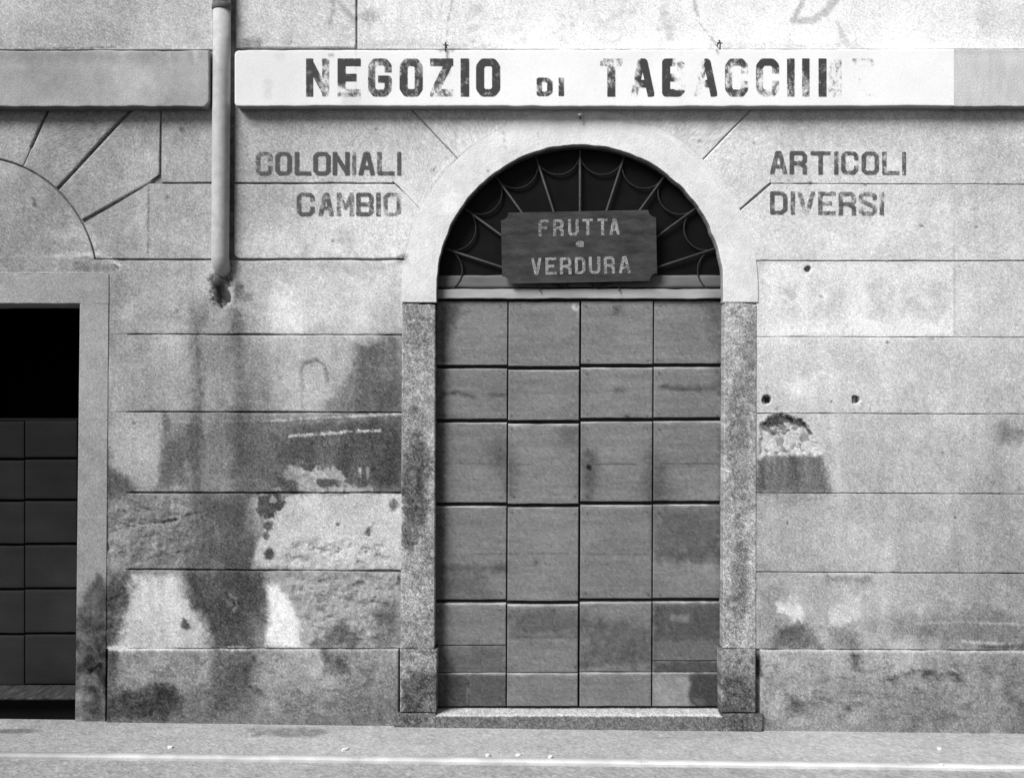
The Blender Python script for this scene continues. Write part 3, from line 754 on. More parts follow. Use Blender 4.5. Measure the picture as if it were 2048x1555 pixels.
# kerb of long stones, worn and pale
kb = bpy.data.objects.new('kerb', None); kb['kind'] = 'structure'; link(kb)
kx = -4.3; ki = 0; kr = random.Random(5)
M_KERB = toned('pale_kerb_stone', 200, .12, .3, 90)
while kx < 4.2:
    L_ = kr.uniform(.95, 1.3); nx = int(L_ / .03)
    xs = np.linspace(kx + .0003, kx + L_ - .0003, nx)
    prof = [(-.002 + PAVE_Y, -.02), (PAVE_Y - .002, .0015), (PAVE_Y - .006, .004), (PAVE_Y - .045, .003), (PAVE_Y - .052, -.003), (PAVE_Y - .053, -.05)]
    Xg = np.repeat(xs[None, :], len(prof), 0)
    Yg = np.array([p[0] for p in prof])[:, None] + .0018 * fbm(Xg * S, 0 * Xg, 30, 3, 2) * np.array([0, 0, 0, .5, 1, 1])[:, None]
    Zg = ground_z(Xg) + np.array([p[1] for p in prof])[:, None] + .001 * fbm(Xg * S, 0 * Xg + 5, 40, 3, 4)
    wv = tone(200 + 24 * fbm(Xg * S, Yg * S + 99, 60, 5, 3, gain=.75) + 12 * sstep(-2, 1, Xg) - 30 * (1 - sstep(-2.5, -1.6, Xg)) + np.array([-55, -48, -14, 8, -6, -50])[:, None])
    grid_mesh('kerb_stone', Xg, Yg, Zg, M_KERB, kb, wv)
    kx += L_; ki += 1
rd = ground_strip('road', -4.3, 4.2, -4.4, PAVE_Y - .04, -KERB_H, road_wear, M_ROAD, .011); rd['kind'] = 'structure'
bm = bmesh.new()
for x0, x1, y0, y1 in ((-150, 150, -150, -4.39), (-150, -4.29, -4.39, .3), (4.19, 150, -4.39, .3)):
    vs = [bm.verts.new((x, y, ground_z(max(-4.3, min(4.2, x)), -KERB_H - .006))) for x, y in ((x0, y0), (x1, y0), (x1, y1), (x0, y1))]
    bm.faces.new(vs)
g0 = bm_obj('ground', bm, plain('street_ground', .055, .9, .1, .15, 3)); g0['kind'] = 'structure'  # unseen outer ground, kept dark to cut light bounced onto the wall

# ------------------------------------------------------------------ the house front
house = thing('house_facade', 'old rendered house front with arched shop doorway and scored plaster courses', 'building')
ACX, ACY, R0, R1_ = 1160.0, 576.0, 287.0, 356.0       # main arch
LCX, LCY, LR = -57.0, 563.5, 253.0                    # blind arch over the left door
XL_, XR_, YT_ = -700.0, 2700.0, -500.0

def arc_l(cx, cy, r): return lambda y: cx - np.sqrt(np.clip(r * r - (cy - y) ** 2, 0, None))
def arc_r(cx, cy, r): return lambda y: cx + np.sqrt(np.clip(r * r - (cy - y) ** 2, 0, None))

# backing coat seen in the open joints and behind the pipe
def back_field(X, Y):
    G, H = wall_field(X, Y)
    return G - 45, 0 * H
BK = .012
def core(yt, yb, xl, xr, **k): row_patch('wall_core', yt, yb, xl, xr, BK, M_PLASTER, house, back_field, cell=.02, bevel=0.0001, back=(.25,) * 4, wob=0, **k)
core(YT_, 206, XL_, XR_)
core(206, 1470, XL_, -300)
core(206, 604, -300, lambda y: np.where(y < 256, 1160.0, ACX - np.sqrt(np.clip(320 ** 2 - (ACY - y) ** 2, 0, None))))
core(206, 604, lambda y: np.where(y < 256, 1160.0, ACX + np.sqrt(np.clip(320 ** 2 - (ACY - y) ** 2, 0, None))), XR_)
core(604, 1480, 190, 838)
core(604, 1480, 1482, XR_)

TRUE4 = (.03, .03, .03, .03)
# upper wall above the fascia
row_patch('upper_wall', YT_, 99, XL_, 426, 0.0, M_PLASTER, house, wall_field, bevel=.004)
def rnd_r(x, yb, r):   # right edge x with a rounded bottom corner at yb
    return lambda y: np.where(y > yb - r, x - r + np.sqrt(np.clip(r * r - (y - (yb - r)) ** 2, 0, None)), x)
def rnd_l(x, yb, r, yt=None):
    def f(y):
        o = np.where(y > yb - r, x + r - np.sqrt(np.clip(r * r - (y - (yb - r)) ** 2, 0, None)), x)
        if yt is not None: o = np.where(y < yt + r, x + r - np.sqrt(np.clip(r * r - (yt + r - y) ** 2, 0, None)), o)
        return o
    return f
row_patch('upper_panel', YT_, lambda x: 95.5 - (x - 470) * .006, 471, rnd_r(711, 94, 9), -.004, M_PLASTER, house, wall_field, bevel=.006)
row_patch('upper_wall', YT_, 98, 715, XR_, 0.0, M_PLASTER, house, wall_field, bevel=.004)

# projecting fascia band
FP = -.074
def back4(t, b, l, r): return (t, b, l, r)
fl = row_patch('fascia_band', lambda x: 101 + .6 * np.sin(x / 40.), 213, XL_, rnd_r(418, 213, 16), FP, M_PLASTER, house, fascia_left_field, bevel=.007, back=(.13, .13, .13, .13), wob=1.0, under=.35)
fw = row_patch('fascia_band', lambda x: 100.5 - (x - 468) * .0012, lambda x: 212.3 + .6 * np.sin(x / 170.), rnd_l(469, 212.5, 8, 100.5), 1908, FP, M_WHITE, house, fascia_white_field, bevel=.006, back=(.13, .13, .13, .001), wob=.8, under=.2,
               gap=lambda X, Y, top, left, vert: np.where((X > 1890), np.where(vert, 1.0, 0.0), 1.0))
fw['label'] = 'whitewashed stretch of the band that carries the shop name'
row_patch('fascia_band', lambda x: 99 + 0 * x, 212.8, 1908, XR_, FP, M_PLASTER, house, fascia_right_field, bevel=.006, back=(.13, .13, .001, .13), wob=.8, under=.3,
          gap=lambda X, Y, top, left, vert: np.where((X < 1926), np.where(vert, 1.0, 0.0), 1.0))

# blind arch at the left: tympanum, voussoirs
TOPY = 200
row_patch('tympanum', LCY - LR + 5, 519, arc_l(LCX, LCY, LR - 3.5), arc_r(LCX, LCY, LR - 3.5), .002, M_PLASTER, house, wall_field, bevel=.004,
          gap=lambda X, Y, top, left, vert: np.where(Y > 505, 0.0, 1.0))
topline = [(-500, TOPY), (319, TOPY), (319, 364), (296, 364), (260, 386)]
gf = lambda X, Y: np.where((X > 0) & (np.hypot(X - LCX, Y - LCY) < 290) & (np.hypot(X - LCX, Y - LCY) > LR + 5), 0.0, 1.0)
JF = lambda R: .1 + 2.3 * sstep(288, 296, R)
J = 0
polar_patch('voussoir', LCX, LCY, LR, 28.6, 47.2, [(-500, TOPY), (319.5, TOPY), (319.5, 364), (300, 364.2), (250, 392)], 0.0, M_PLASTER, house, wall_field, gap_px=3.2)
polar_patch('voussoir', LCX, LCY, LR, 47.2, 66.0, [(-500, TOPY), (400, TOPY)], 0.0, M_PLASTER, house, wall_field, gap_px=(2.6, JF))
polar_patch('voussoir', LCX, LCY, LR, 66.0, 114.0, [(-500, TOPY), (400, TOPY)], 0.0, M_PLASTER, house, wall_field, gap_px=(JF, 2.2), gap=gf)
polar_patch('voussoir', LCX, LCY, LR, 114.0, 132.8, [(-800, TOPY), (400, TOPY)], 0.0, M_PLASTER, house, wall_field, gap_px=2.6)
polar_patch('voussoir', LCX, LCY, LR, 132.8, 178.0, [(-800, TOPY), (-430, TOPY), (-430, 600)], 0.0, M_PLASTER, house, wall_field, gap_px=2.6)
row_patch('plaster_course', TOPY, 1470, XL_, -432, 0.0, M_PLASTER, house, wall_field, cell=.02)
row_patch('plaster_course', TOPY, 364.3, 323, 426, 0.0, M_PLASTER, house, wall_field, bevel=.004)
def lb(y):
    rad = 298.0 - (y - 366) * 132 / 79.
    a = arc_r(LCX, LCY, LR)(y)
    return np.maximum(np.where(y < 446, rad + 4, a), a)
row_patch('plaster_course', 367.7, 517.2, lb, 426, 0.0, M_PLASTER, house, wall_field, bevel=.004)

# right of the pipe
def fade(X, Y, top, left, vert): return np.ones_like(X)
PANEL = -.005
row_patch('plaster_course', TOPY, 364.8, 469, 785, PANEL, M_PLASTER, house, wall_field, bevel=.004,
          gap=lambda X, Y, top, left, vert: np.where((X > 770) & ~vert, 0.0, 1.0))
row_patch('plaster_course', 368.2, lambda x: 516.4 + 0 * x, rnd_l(468, 516.4, 13), lambda y: np.where(y < 419.5, 788 + (y - 366) * .95 + 2.2 * sstep(381, 388, y), arc_l(ACX, ACY, R1_)(y) - .1), PANEL, M_PLASTER, house, wall_field, bevel=.005,
          gap=lambda X, Y, top, left, vert: np.where(vert, np.where(X > 798, 0., 1.0), np.where((X > 770) & (Y > 384), 0.0, 1.0)))
polar_patch('plaster_course', ACX, ACY, R1_, 133.4, 153.9, [(846, TOPY), (785, TOPY), (785, 364.8), (791, 366), (842, 420)], PANEL, M_PLASTER, house, wall_field, gap_px=.6,
            gap=lambda X, Y: np.where((X < 803) | (np.abs((X - 850) - (Y - 235) * 65 / 80.) < 12), np.where(X < 786 + 3, 0.0, 1.0), 0.))
polar_patch('voussoir', ACX, ACY, R1_, 46.2, 133.4, [(400, TOPY), (2000, TOPY)], PANEL, M_PLASTER, house, wall_field, gap_px=.8, gap=lambda X, Y: np.where(np.hypot(X - ACX, Y - ACY) < R1_ + 6, 0, .8))
polar_patch('plaster_course', ACX, ACY, R1_, 26.4, 46.2, [(1478, 419), (1538, 366.2), (1542, 366.2), (1542, TOPY), (1300, TOPY)], PANEL, M_PLASTER, house, wall_field, gap_px=.8,
            gap=lambda X, Y: np.where((X > 1537) & (Y < 360), 0.0, np.where(np.hypot(X - ACX, Y - ACY) < R1_ + 6, 0, 1.0)))
row_patch('plaster_course', TOPY, lambda x: 366.2 + (x - 1540) * .003, 1542, XR_, PANEL, M_PLASTER, house, wall_field, bevel=.003,
          gap=lambda X, Y, top, left, vert: np.where((X < 1560) & ~vert, 0.0, 1.0))
row_patch('plaster_course', lambda x: 367.8 + (x - 1540) * .003, 520.6, lambda y: np.where(y < 420, 1543 - (y - 367) * 60 / 51., arc_r(ACX, ACY, R1_)(y) + .1), XR_, PANEL, M_PLASTER, house, wall_field, bevel=.004,
          gap=lambda X, Y, top, left, vert: np.where(vert, 1.0, np.where(Y > 425, 0., 1.0)))

# courses beside and below
JL = [(519.3, .0), (668.3, .002), (823, .003), (985, .0), (1138, .006), (1296.5, .0)]
def jl(i, off):
    def f(x, i=i, off=off):
        k = sstep(248, 262, x)
        if i == 0: k = np.maximum(k, sstep(234, 240, x)) * (1 - sstep(424, 428, x) * (1 - sstep(464, 468, x)))
        return JL[i][0] + (x - 258) * JL[i][1] + off * (.03 + .97 * k) + .5 * off * fbm(x, 0 * x + 50 * i, 90, 3, 2)* k
    return f
for i in range(5):
    o = (1.7, 1.5, 1.7, 2.1, 1.9, 1.2)
    def gp(X, Y, top, left, vert, i=i):
        f = sstep(240, 262, X) if i else np.where(top, sstep(226, 238, X) * (1 - sstep(424, 428, X) * (1 - sstep(464, 470, X))), sstep(240, 262, X))
        side = 0
        return np.where(vert, f, side)
    xr = (lambda y: np.where(y < 576, arc_l(ACX, ACY, R1_)(y) + 3, 806.2 - (y - 576) * .004)) if i == 0 else (lambda y: 806.2 - (y - 576) * .004)
    row_patch('plaster_course', jl(i, o[i]), jl(i + 1, -o[i + 1]), lambda y: 215.5 - (y - 540) * .008, xr, 0.0, M_PLASTER, house, wall_field, bevel=.0045, gap=gp)
row_patch('plaster_course', 519.2, 547, XL_ + 268, 215.5, 0.0, M_PLASTER, house, wall_field, gap=lambda X, Y, top, left, vert: 0 * X)
JR = [(521.3, 0), (673, .003), (826.3, .002), (985, .004), (1143, .006), (1297, .006)]
def jr(i, off): return lambda x, i=i, off=off: JR[i][0] + (x - 1515) * JR[i][1] + off
for i in range(5):
    o = (.6, .6, .8, .9, 1.1, 1.0)
    xl = (lambda y: np.where(y < 576, arc_r(ACX, ACY, R1_)(y) - 3, 1513 - (y - 576) * .004)) if i == 0 else (lambda y: 1512.5 - (y - 576) * .004)
    row_patch('plaster_course', jr(i, o[i]), jr(i + 1, -o[i + 1]), xl, XR_, 0.0, M_PLASTER, house, wall_field, bevel=.003,
              gap=lambda X, Y, top, left, vert: np.where(vert, 1.0, 0.))
# plinth
PL = -.014
row_patch('plinth', lambda x: 1298 + (x - 215) * .0005, 1475, lambda y: 215 - (y - 1298) * .02, 797, PL, M_PLASTER, house, wall_field, bevel=.009, wob=1.2, round_=1.0)
row_patch('plinth', lambda x: 1299 + (x - 1520) * .006, 1485, 1521, XR_, PL, M_PLASTER, house, wall_field, bevel=.009, wob=1.4, round_=1.0)

# arch surround: legs and half ring in one moulding
def ring_surround():
    n_leg = 14; n_arc = 230
    pts = [(1, t) for t in np.linspace(0, 1, n_leg)]
    v = ticks((R1_ - R0) / S, .0058, .004)
    rows = []
    for t in np.linspace(604.5, ACY + 1, n_leg): rows.append(('r', t))
    for t in np.linspace(0, math.pi, n_arc): rows.append(('a', t))
    for t in np.linspace(ACY + 1, 604.5, n_leg): rows.append(('l', t))
    X = np.zeros((len(rows), len(v))); Y = X.copy(); DI = X.copy()
    for i, (k, t) in enumerate(rows):
        r = R0 + v * (R1_ - R0)
        if k == 'r': X[i] = ACX + r; Y[i] = t
        elif k == 'l': X[i] = ACX - r; Y[i] = t
        else:
            # chipped, slightly uneven inner arris
            r = r - (1 - v) * (1.2 * float(fbm(np.array([t * 287.]), np.array([3.]), 20, 3, 2)[0]))
            X[i] = ACX + r * math.cos(t); Y[i] = ACY - r * math.sin(t)
        DI[i] = np.minimum(v, 1 - v) * (R1_ - R0) / S
    X = X[::-1]; Y = Y[::-1]; DI = DI[::-1]
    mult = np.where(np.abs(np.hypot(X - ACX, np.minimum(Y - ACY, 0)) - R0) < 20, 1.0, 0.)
    return sheet('arch_surround', X, Y, DI, -.0055, M_PLASTER, house, ring_field, .004, (.03, .03, .075, .02), mult, left=.22)  # reveal side darkened: shade of the intrados painted into the tone
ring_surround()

# granite door frame
gl = granite_field(150, ((832, 960, 30, 130, 84, .8), (860, 760, 20, 160, 150, .4), (822, 1050, 20, 60, 86, .6), (830, 660, 40, 50, 120, .4)))
gr_ = granite_field(162, ((1478, 900, 22, 160, 122, .6), (1480, 1160, 18, 110, 112, .7), (1500, 700, 14, 90, 118, .5), (1470, 1240, 24, 40, 140, .4)))
row_patch('stone_jamb', lambda x: 606.5 + .05 * (x - 803), 1296, lambda y: 804.5 - (y - 606) * .005, lambda y: 870.5 - (y - 606) * .002, -.004, M_GRANITE, house, gl, bevel=.005, back=(.02, .02, .03, .3), wob=1.6)
row_patch('stone_jamb', lambda x: 602 + .13 * (x - 1450), 1296, lambda y: 1449.2 - (y - 606) * .005, lambda y: 1513.5 - (y - 606) * .002, -.004, M_GRANITE, house, gr_, bevel=.005, back=(.02, .02, .3, .03), wob=1.6)
gb = granite_field(138, ((838, 1385, 40, 50, 72, .85), (835, 1320, 30, 20, 165, .5)))
gb2 = granite_field(128, ((1480, 1395, 45, 50, 84, .8), (1475, 1318, 30, 16, 165, .5)))
row_patch('stone_plinth_block', 1298.5, 1424, 800, lambda y: 874.5 - (y - 1298) * .02, -.026, M_GRANITE, house, gb, bevel=.007, back=(.05, .04, .05, .3), wob=1.0)
row_patch('stone_plinth_block', 1298.5, 1424.5, lambda y: 1442 + (y - 1298) * .006, 1512, -.026, M_GRANITE, house, gb2, bevel=.009, back=(.05, .04, .3, .05), wob=1.0)
gfoot = granite_field(104, ())
row_patch('stone_foot', 1426, 1470, 788, 872, -.031, M_GRANITE, house, gfoot, bevel=.005, back=(.06,) * 4)
row_patch('stone_foot', 1427, 1480, 1441.5, 1526, -.031, M_GRANITE, house, gfoot, bevel=.006, back=(.06,) * 4)

# ------------------------------------------------------------------ step
def block_thing(name, x0p, x1p, front, backd, ztop, zbot, wtop, wfront, mat, parent=None, cell=.008):
    """a stone with a visible top and front; x from pixels on the wall plane"""
    x0, x1 = (x0p - CX) / S, (x1p - CX) / S
    xs = np.arange(x0, x1 + cell, cell); xs[-1] = x1
    prof = [(backd, ztop)] + [(front + (backd - front) * t, ztop) for t in (.8, .6, .4, .2, .1)] + [(front + .004, ztop - .0015), (front, ztop - .007)]
    nf = max(3, int((ztop - zbot) / cell))
    prof += [(front, ztop - .007 + (zbot - ztop + .007) * t) for t in np.linspace(0, 1, nf)[1:]]
    Xg = np.repeat(xs[None, :], len(prof), 0)
    Py_ = np.array([p[0] for p in prof])[:, None]; Pz_ = np.array([p[1] for p in prof])[:, None]
    nz = fbm(Xg * S, (Py_ - Pz_) * S + 0 * Xg, 14, 3, 3)
    Yg = Py_ + .0022 * nz * (Pz_ < ztop); Zg = Pz_ + .0015 * nz
    istop = (Pz_ >= ztop - .002) + 0 * Xg
    r = np.random.RandomState(9)
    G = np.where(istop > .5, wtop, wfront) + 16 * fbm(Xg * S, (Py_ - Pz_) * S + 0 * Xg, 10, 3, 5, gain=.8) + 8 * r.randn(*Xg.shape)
    return grid_mesh(name, Xg, Yg, Zg, mat, parent, tone(G))
STEP_TOP = ZE - 1.6205
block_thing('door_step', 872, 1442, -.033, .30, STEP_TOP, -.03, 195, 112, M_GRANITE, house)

# ------------------------------------------------------------------ big panelled door: four folding leaves of lapped boards
DD = .068
rows_px = [601.5, 733, 841, 1008, 1202, 1344, 1411.5]
cols = [(874, 1015), (1017.5, 1159), (1163, 1306), (1308.5, 1450)]
offs = [0, 2.5, -2.0, -3.0]
cracks = {2: [928], 3: [1107], 4: [(1290, 1274, 1276, 1287), ]}
bm = bmesh.new()
a = wpos(860, 595, DD + .03); b = wpos(1465, 1416, DD + .03)
box(bm, a.x, b.x, DD + .03, DD + .05, b.z - .0, a.z)
bm_obj('door_backing', bm, M_GAP, house)
for ci, (x0, x1) in enumerate(cols):
    leaf = bpy.data.objects.new('door_leaf', None); link(leaf, house)
    for ri in range(6):
        o = offs[ci] if 0 < ri < 5 else offs[ci] * .3
        o2 = offs[ci] if ri < 4 else (offs[ci] * .3 if ri == 4 else 0)
        gt = 3.9 if 0 < ri < 5 else 1.2
        gbm = 3.7 if ri < 4 else (.9 if ri == 4 else 0)
        yt = rows_px[ri] + o + gt; yb = rows_px[ri + 1] + o2 - gbm
        lean = lambda y, x: x - (y - 600) * .0045
        segs = [(yt, yb)]
        if ri == 4: c = (1290, 1274, 1289, 1321)[ci]; segs = [(yt, c - .6), (c + .6, yb)] if ci in (0, 3) else segs
        for si, (sa, sb) in enumerate(segs):
            def bf(X, Y, sa=sa, lip=(ri > 0 and si == 0)):      # light caught on the lapped top edge, painted as a pale lip
                G, H = door_field(X, Y)
                if lip: G = G + 52 * (1 - sstep(1.5, 4.5, Y - sa + .8 * fbm(X, Y, 12, 2, 3))) * np.clip(.75 + .6 * fbm(X, 0 * Y + sa, 40, 3, 1), 0, 1.2)
                return G, H
            row_patch('board', sa, sb, lambda y, x0=x0: lean(y, x0), lambda y, x1=x1: lean(y, x1), DD + (.0015 if (ci + ri + si) % 2 else 0) - (.006 if ri == 5 else 0) + (.004 if ci in (0, 3) else 0),
                      M_WOOD, leaf, bf, cell=.0085, bevel=.0045 if si == 0 and ri else .0025, back=(.03,) * 4, wob=.5, round_=1.0)
bm = bmesh.new(); c = wpos(1177, 933, DD - .001)
tube(bm, [c + Vector((0, -.003, 0)), c + Vector((0, .012, 0))], .014, 14)
bm_obj('keyhole_plate', bm, M_HOOK, house)
bm = bmesh.new(); c = wpos(1177, 933, DD - .004)
tube(bm, [c + Vector((0, -.002, 0)), c + Vector((0, .01, 0))], .008, 12)
bm_obj('keyhole', bm, M_VOID, house)

# transom beam over the leaves and the lower rail of the fanlight
def beam_field(g):
    return lambda X, Y: (g + 12 * fbm(X, Y, 30, 4, 2, sx=2, sy=.6) - 22 * (1 - sstep(873, 915, X)) - 30 * sstep(1395, 1440, X) * (1 - sstep(1290, 1390, X) * 0), 0.0005 * fbm(X, Y, 30, 3, 2))
row_patch('transom_beam', 578, 596.5, 868, 1455, DD - .02, M_WOOD, house, beam_field(168), cell=.008, bevel=.003, back=(.2, .05, .01, .01), wob=.7)
row_patch('fanlight_rail', 550, 575, 866, 1458, DD - .002, M_WOOD, house, beam_field(112), cell=.01, bevel=.012, back=(.06, .03, .01, .01), wob=.7)

# dark room behind the fanlight
def room(x0, x1, y0, y1, z0, z1, name='dark_interior'):
    bm = bmesh.new()
    v = {}
    for i, x in enumerate((x0, x1)):
        for j, y in enumerate((y0, y1)):
            for k, z in enumerate((z0, z1)): v[i, j, k] = bm.verts.new((x, y, z))
    q = lambda *t: bm.faces.new([v[i] for i in t])
    q((0,1,0),(1,1,0),(1,1,1),(0,1,1)); q((0,0,0),(0,1,0),(0,1,1),(0,0,1)); q((1,0,0),(1,0,1),(1,1,1),(1,1,0)); q((0,0,0),(1,0,0),(1,1,0),(0,1,0)); q((0,0,1),(0,1,1),(1,1,1),(1,0,1))
    return bm_obj(name, bm, M_VOID, house)
a = wpos(862, 600, .22); b = wpos(1458, 280, .22)
room(-.50, 1.16, .10, 1.6, ZE + .30, ZE + 1.32)
M_PANE = plain('near_black_pane', .0035, .5, .12, .6, 9)  # added sheet whose near-black tone stands in for the dim interior
bm = bmesh.new(); a = wpos(868, 550, .084); b = wpos(1452, 284, .084); n = 40
top = []
vs = [(ACX + 291 * math.cos(t), ACY - 291 * math.sin(t)) for t in np.linspace(0.03, math.pi - .03, n)]
F_ = [bm.verts.new(wpos(x, min(y, 560), .084)) for x, y in vs]; B_ = [bm.verts.new(wpos(x, min(y, 560), .084) + Vector((0, .004, 0))) for x, y in vs]
bm.faces.new(F_); bm.faces.new(B_[::-1])
for i in range(n): bm.faces.new([F_[i], B_[i], B_[(i + 1) % n], F_[(i + 1) % n]])
bm_obj('added_fanlight_pane', bm, M_PANE, house)

# ------------------------------------------------------------------ fanlight grille: nine rays and ten scallops
GD = .06
grille = bpy.data.objects.new('fanlight_grille', None); link(grille, house)
GC = (1160.0, 585.0)
def gp_(r, deg, d=GD): t = math.radians(deg); return wpos(GC[0] + r * math.cos(t), GC[1] - r * math.sin(t), d)
for k in range(1, 10):
    bm = bmesh.new(); tube(bm, [gp_(30, 18 * k), gp_(160, 18 * k), gp_(286, 18 * k)], .0058, 8); bm_obj('ray_bar', bm, M_IRON, grille, True)
for k in range(10):
    bm = bmesh.new(); c = gp_(283, 18 * k + 9, GD + .006); R = 283 * math.sin(math.radians(9)) / S * (D + GD) / D
    tm = math.radians(18 * k + 9)
    pts = [c + Vector((math.cos(tm + math.pi / 2 + s) * R, 0, math.sin(tm + math.pi / 2 + s) * R)) for s in np.linspace(0, math.pi, 19)]
    tube(bm, pts, .0042, 6); bm_obj('scallop_bar', bm, M_IRON2, grille, True)
bm = bmesh.new(); tube(bm, [gp_(30, a_) for a_ in range(0, 181, 15)], .006, 6); bm_obj('hub_bar', bm, M_IRON, grille, True)
bm = bmesh.new(); tube(bm, [gp_(288, a_) for a_ in range(2, 179, 4)], .005, 6); bm_obj('rim_bar', bm, M_IRON, grille, True)

# ------------------------------------------------------------------ lettering
def letter_strokes(ch):
    """centre-line strokes in a 0..1 box (x right, y up); the box edges are the outer edges of the strokes"""
    c = .0
    A = {
     'N': [[(0,0),(0,1)], [(0,1),(1,0)], [(1,0),(1,1)]],
     'E': [[(0,0),(0,1)], [(0,1),(1,1)], [(0,.5),(.72,.5)], [(0,0),(1,0)]],
     'F': [[(0,0),(0,1)], [(0,1),(1,1)], [(0,.5),(.72,.5)]],
     'G': [[(1,.78),(1,.88),(.8,1),(.2,1),(0,.86),(0,.14),(.2,0),(.8,0),(1,.14),(1,.45),(.6,.45)]],
     'C': [[(1,.74),(1,.88),(.8,1),(.2,1),(0,.86),(0,.14),(.2,0),(.8,0),(1,.14),(1,.28)]],
     'O': [[(.2,0),(.8,0),(1,.14),(1,.86),(.8,1),(.2,1),(0,.86),(0,.14),(.2,0)]],
     'D': [[(0,0),(.7,0),(1,.16),(1,.84),(.7,1),(0,1),(0,0)]],
     'B': [[(0,0),(.8,0),(1,.12),(1,.38),(.8,.5),(1,.62),(1,.88),(.8,1),(0,1),(0,0)], [(0,.5),(.8,.5)]],
     'Z': [[(0,1),(1,1)], [(1,1),(0,0)], [(0,0),(1,0)]],
     'I': [[(0,0),(0,1)]],
     'T': [[(0,1),(1,1)], [(.5,1),(.5,0)]],
     'A': [[(0,0),(.4,1),(.6,1),(1,0)], [(.16,.3),(.84,.3)]],
     'H': [[(0,0),(0,1)], [(1,0),(1,1)], [(0,.5),(1,.5)]],
     'L': [[(0,1),(0,0),(1,0)]],
     'M': [[(0,0),(0,1)], [(0,1),(.5,.3),(1,1)], [(1,1),(1,0)]],
     'R': [[(0,0),(0,1),(.8,1),(1,.86),(1,.6),(.8,.47),(0,.47)], [(.6,.47),(1,.3),(1,0)]],
     'V': [[(0,1),(.42,0),(.58,0),(1,1)]],
     'U': [[(0,1),(0,.14),(.2,0),(.8,0),(1,.14),(1,1)]],
     'S': [[(1,.78),(1,.9),(.8,1),(.2,1),(0,.88),(0,.66),(1,.34),(1,.12),(.8,0),(.2,0),(0,.1),(0,.24)]],
     'e': [[(0,.5),(1,.5),(1,.8),(.8,1),(.2,1),(0,.8),(0,.2),(.2,0),(1,0)]],
    }
    return A[ch]

def letter_mesh(name, ch, x0, x1, y0, y1, sx, sy, depth, mat, parent, keep=.5, shear=0.0, plane=None, fine=.006):
    """letter in a pixel box; sx, sy stroke thickness in px across verticals / horizontals"""
    Wd = (x1 - x0 - sx) / sx; Hh = (y1 - y0 - sy) / sy        # centre-line box in units of stroke thickness
    polys = []
    for st in letter_strokes(ch):
        P = [(p[0] * Wd, p[1] * Hh) for p in st]
        closed = P[0] == P[-1]
        for i in range(len(P) - 1):
            (ax, ay), (bx, by) = P[i], P[i + 1]
            L_ = math.hypot(bx - ax, by - ay); ux, uy = (bx - ax) / L_, (by - ay) / L_
            ea = .5 if (i == 0 and not closed) else 0; eb = .5 if (i == len(P) - 2 and not closed) else 0
            ax2, ay2 = ax - ux * ea, ay - uy * ea; bx2, by2 = bx + ux * eb, by + uy * eb
            nx, ny = -uy * .5, ux * .5
            polys.append([(ax2 + nx, ay2 + ny), (ax2 - nx, ay2 - ny), (bx2 - nx, by2 - ny), (bx2 + nx, by2 + ny)])
        js = P[1:-1] + ([P[0]] if closed else [])
        for (jx, jy) in js: polys.append([(jx + .5 * math.cos(t * math.pi / 5), jy + .5 * math.sin(t * math.pi / 5)) for t in range(10)])
    # clip to the outer box so that diagonals end flush with the letter height
    def clip(p):
        for ax_, lim, s in ((1, -.5, 1), (1, Hh + .5, -1), (0, -.5, 1), (0, Wd + .5, -1)):
            out = []
            for i in range(len(p)):
                a_, b_ = p[i], p[(i + 1) % len(p)]
                ia, ib = (a_[ax_] - lim) * s >= -1e-9, (b_[ax_] - lim) * s >= -1e-9
                if ia: out.append(a_)
                if ia != ib:
                    t = (lim - a_[ax_]) / (b_[ax_] - a_[ax_]); out.append((a_[0] + t * (b_[0] - a_[0]), a_[1] + t * (b_[1] - a_[1])))
            p = out
            if len(p) < 3: return None
        return p
    vs, fs = [], []
    for p in polys:
        p = clip(p)
        if not p: continue
        ar = sum(p[i][0] * p[(i + 1) % len(p)][1] - p[(i + 1) % len(p)][0] * p[i][1] for i in range(len(p)))
        if ar < 0: p = p[::-1]
        fs.append(list(range(len(vs), len(vs) + len(p)))); vs += [Vector(q) for q in p]
    V2, E2, F2, _a, _b, OF = delaunay_2d_cdt(vs, [], fs, 1, 1e-4)
    F2 = [f for f, of in zip(F2, OF) if len(of)]
    me = bpy.data.meshes.new(name)
    co = []
    for v in V2:
        px = x0 + (v.x + .5) * sx; py = y1 - (v.y + .5) * sy
        px += shear * (y1 - py)
        co.append(plane(px, py) if plane else tuple(wpos(px, py, depth)))
    me.from_pydata(co, [], [tuple(f) for f in F2]); me.update()
    at = me.attributes.new('keep', 'FLOAT', 'POINT'); kv = [keep] * len(co) if not callable(keep) else [keep(c_) for c_ in co]
    at.data.foreach_set('value', kv)
    me.materials.append(mat)
    return link(bpy.data.objects.new(name, me), parent)

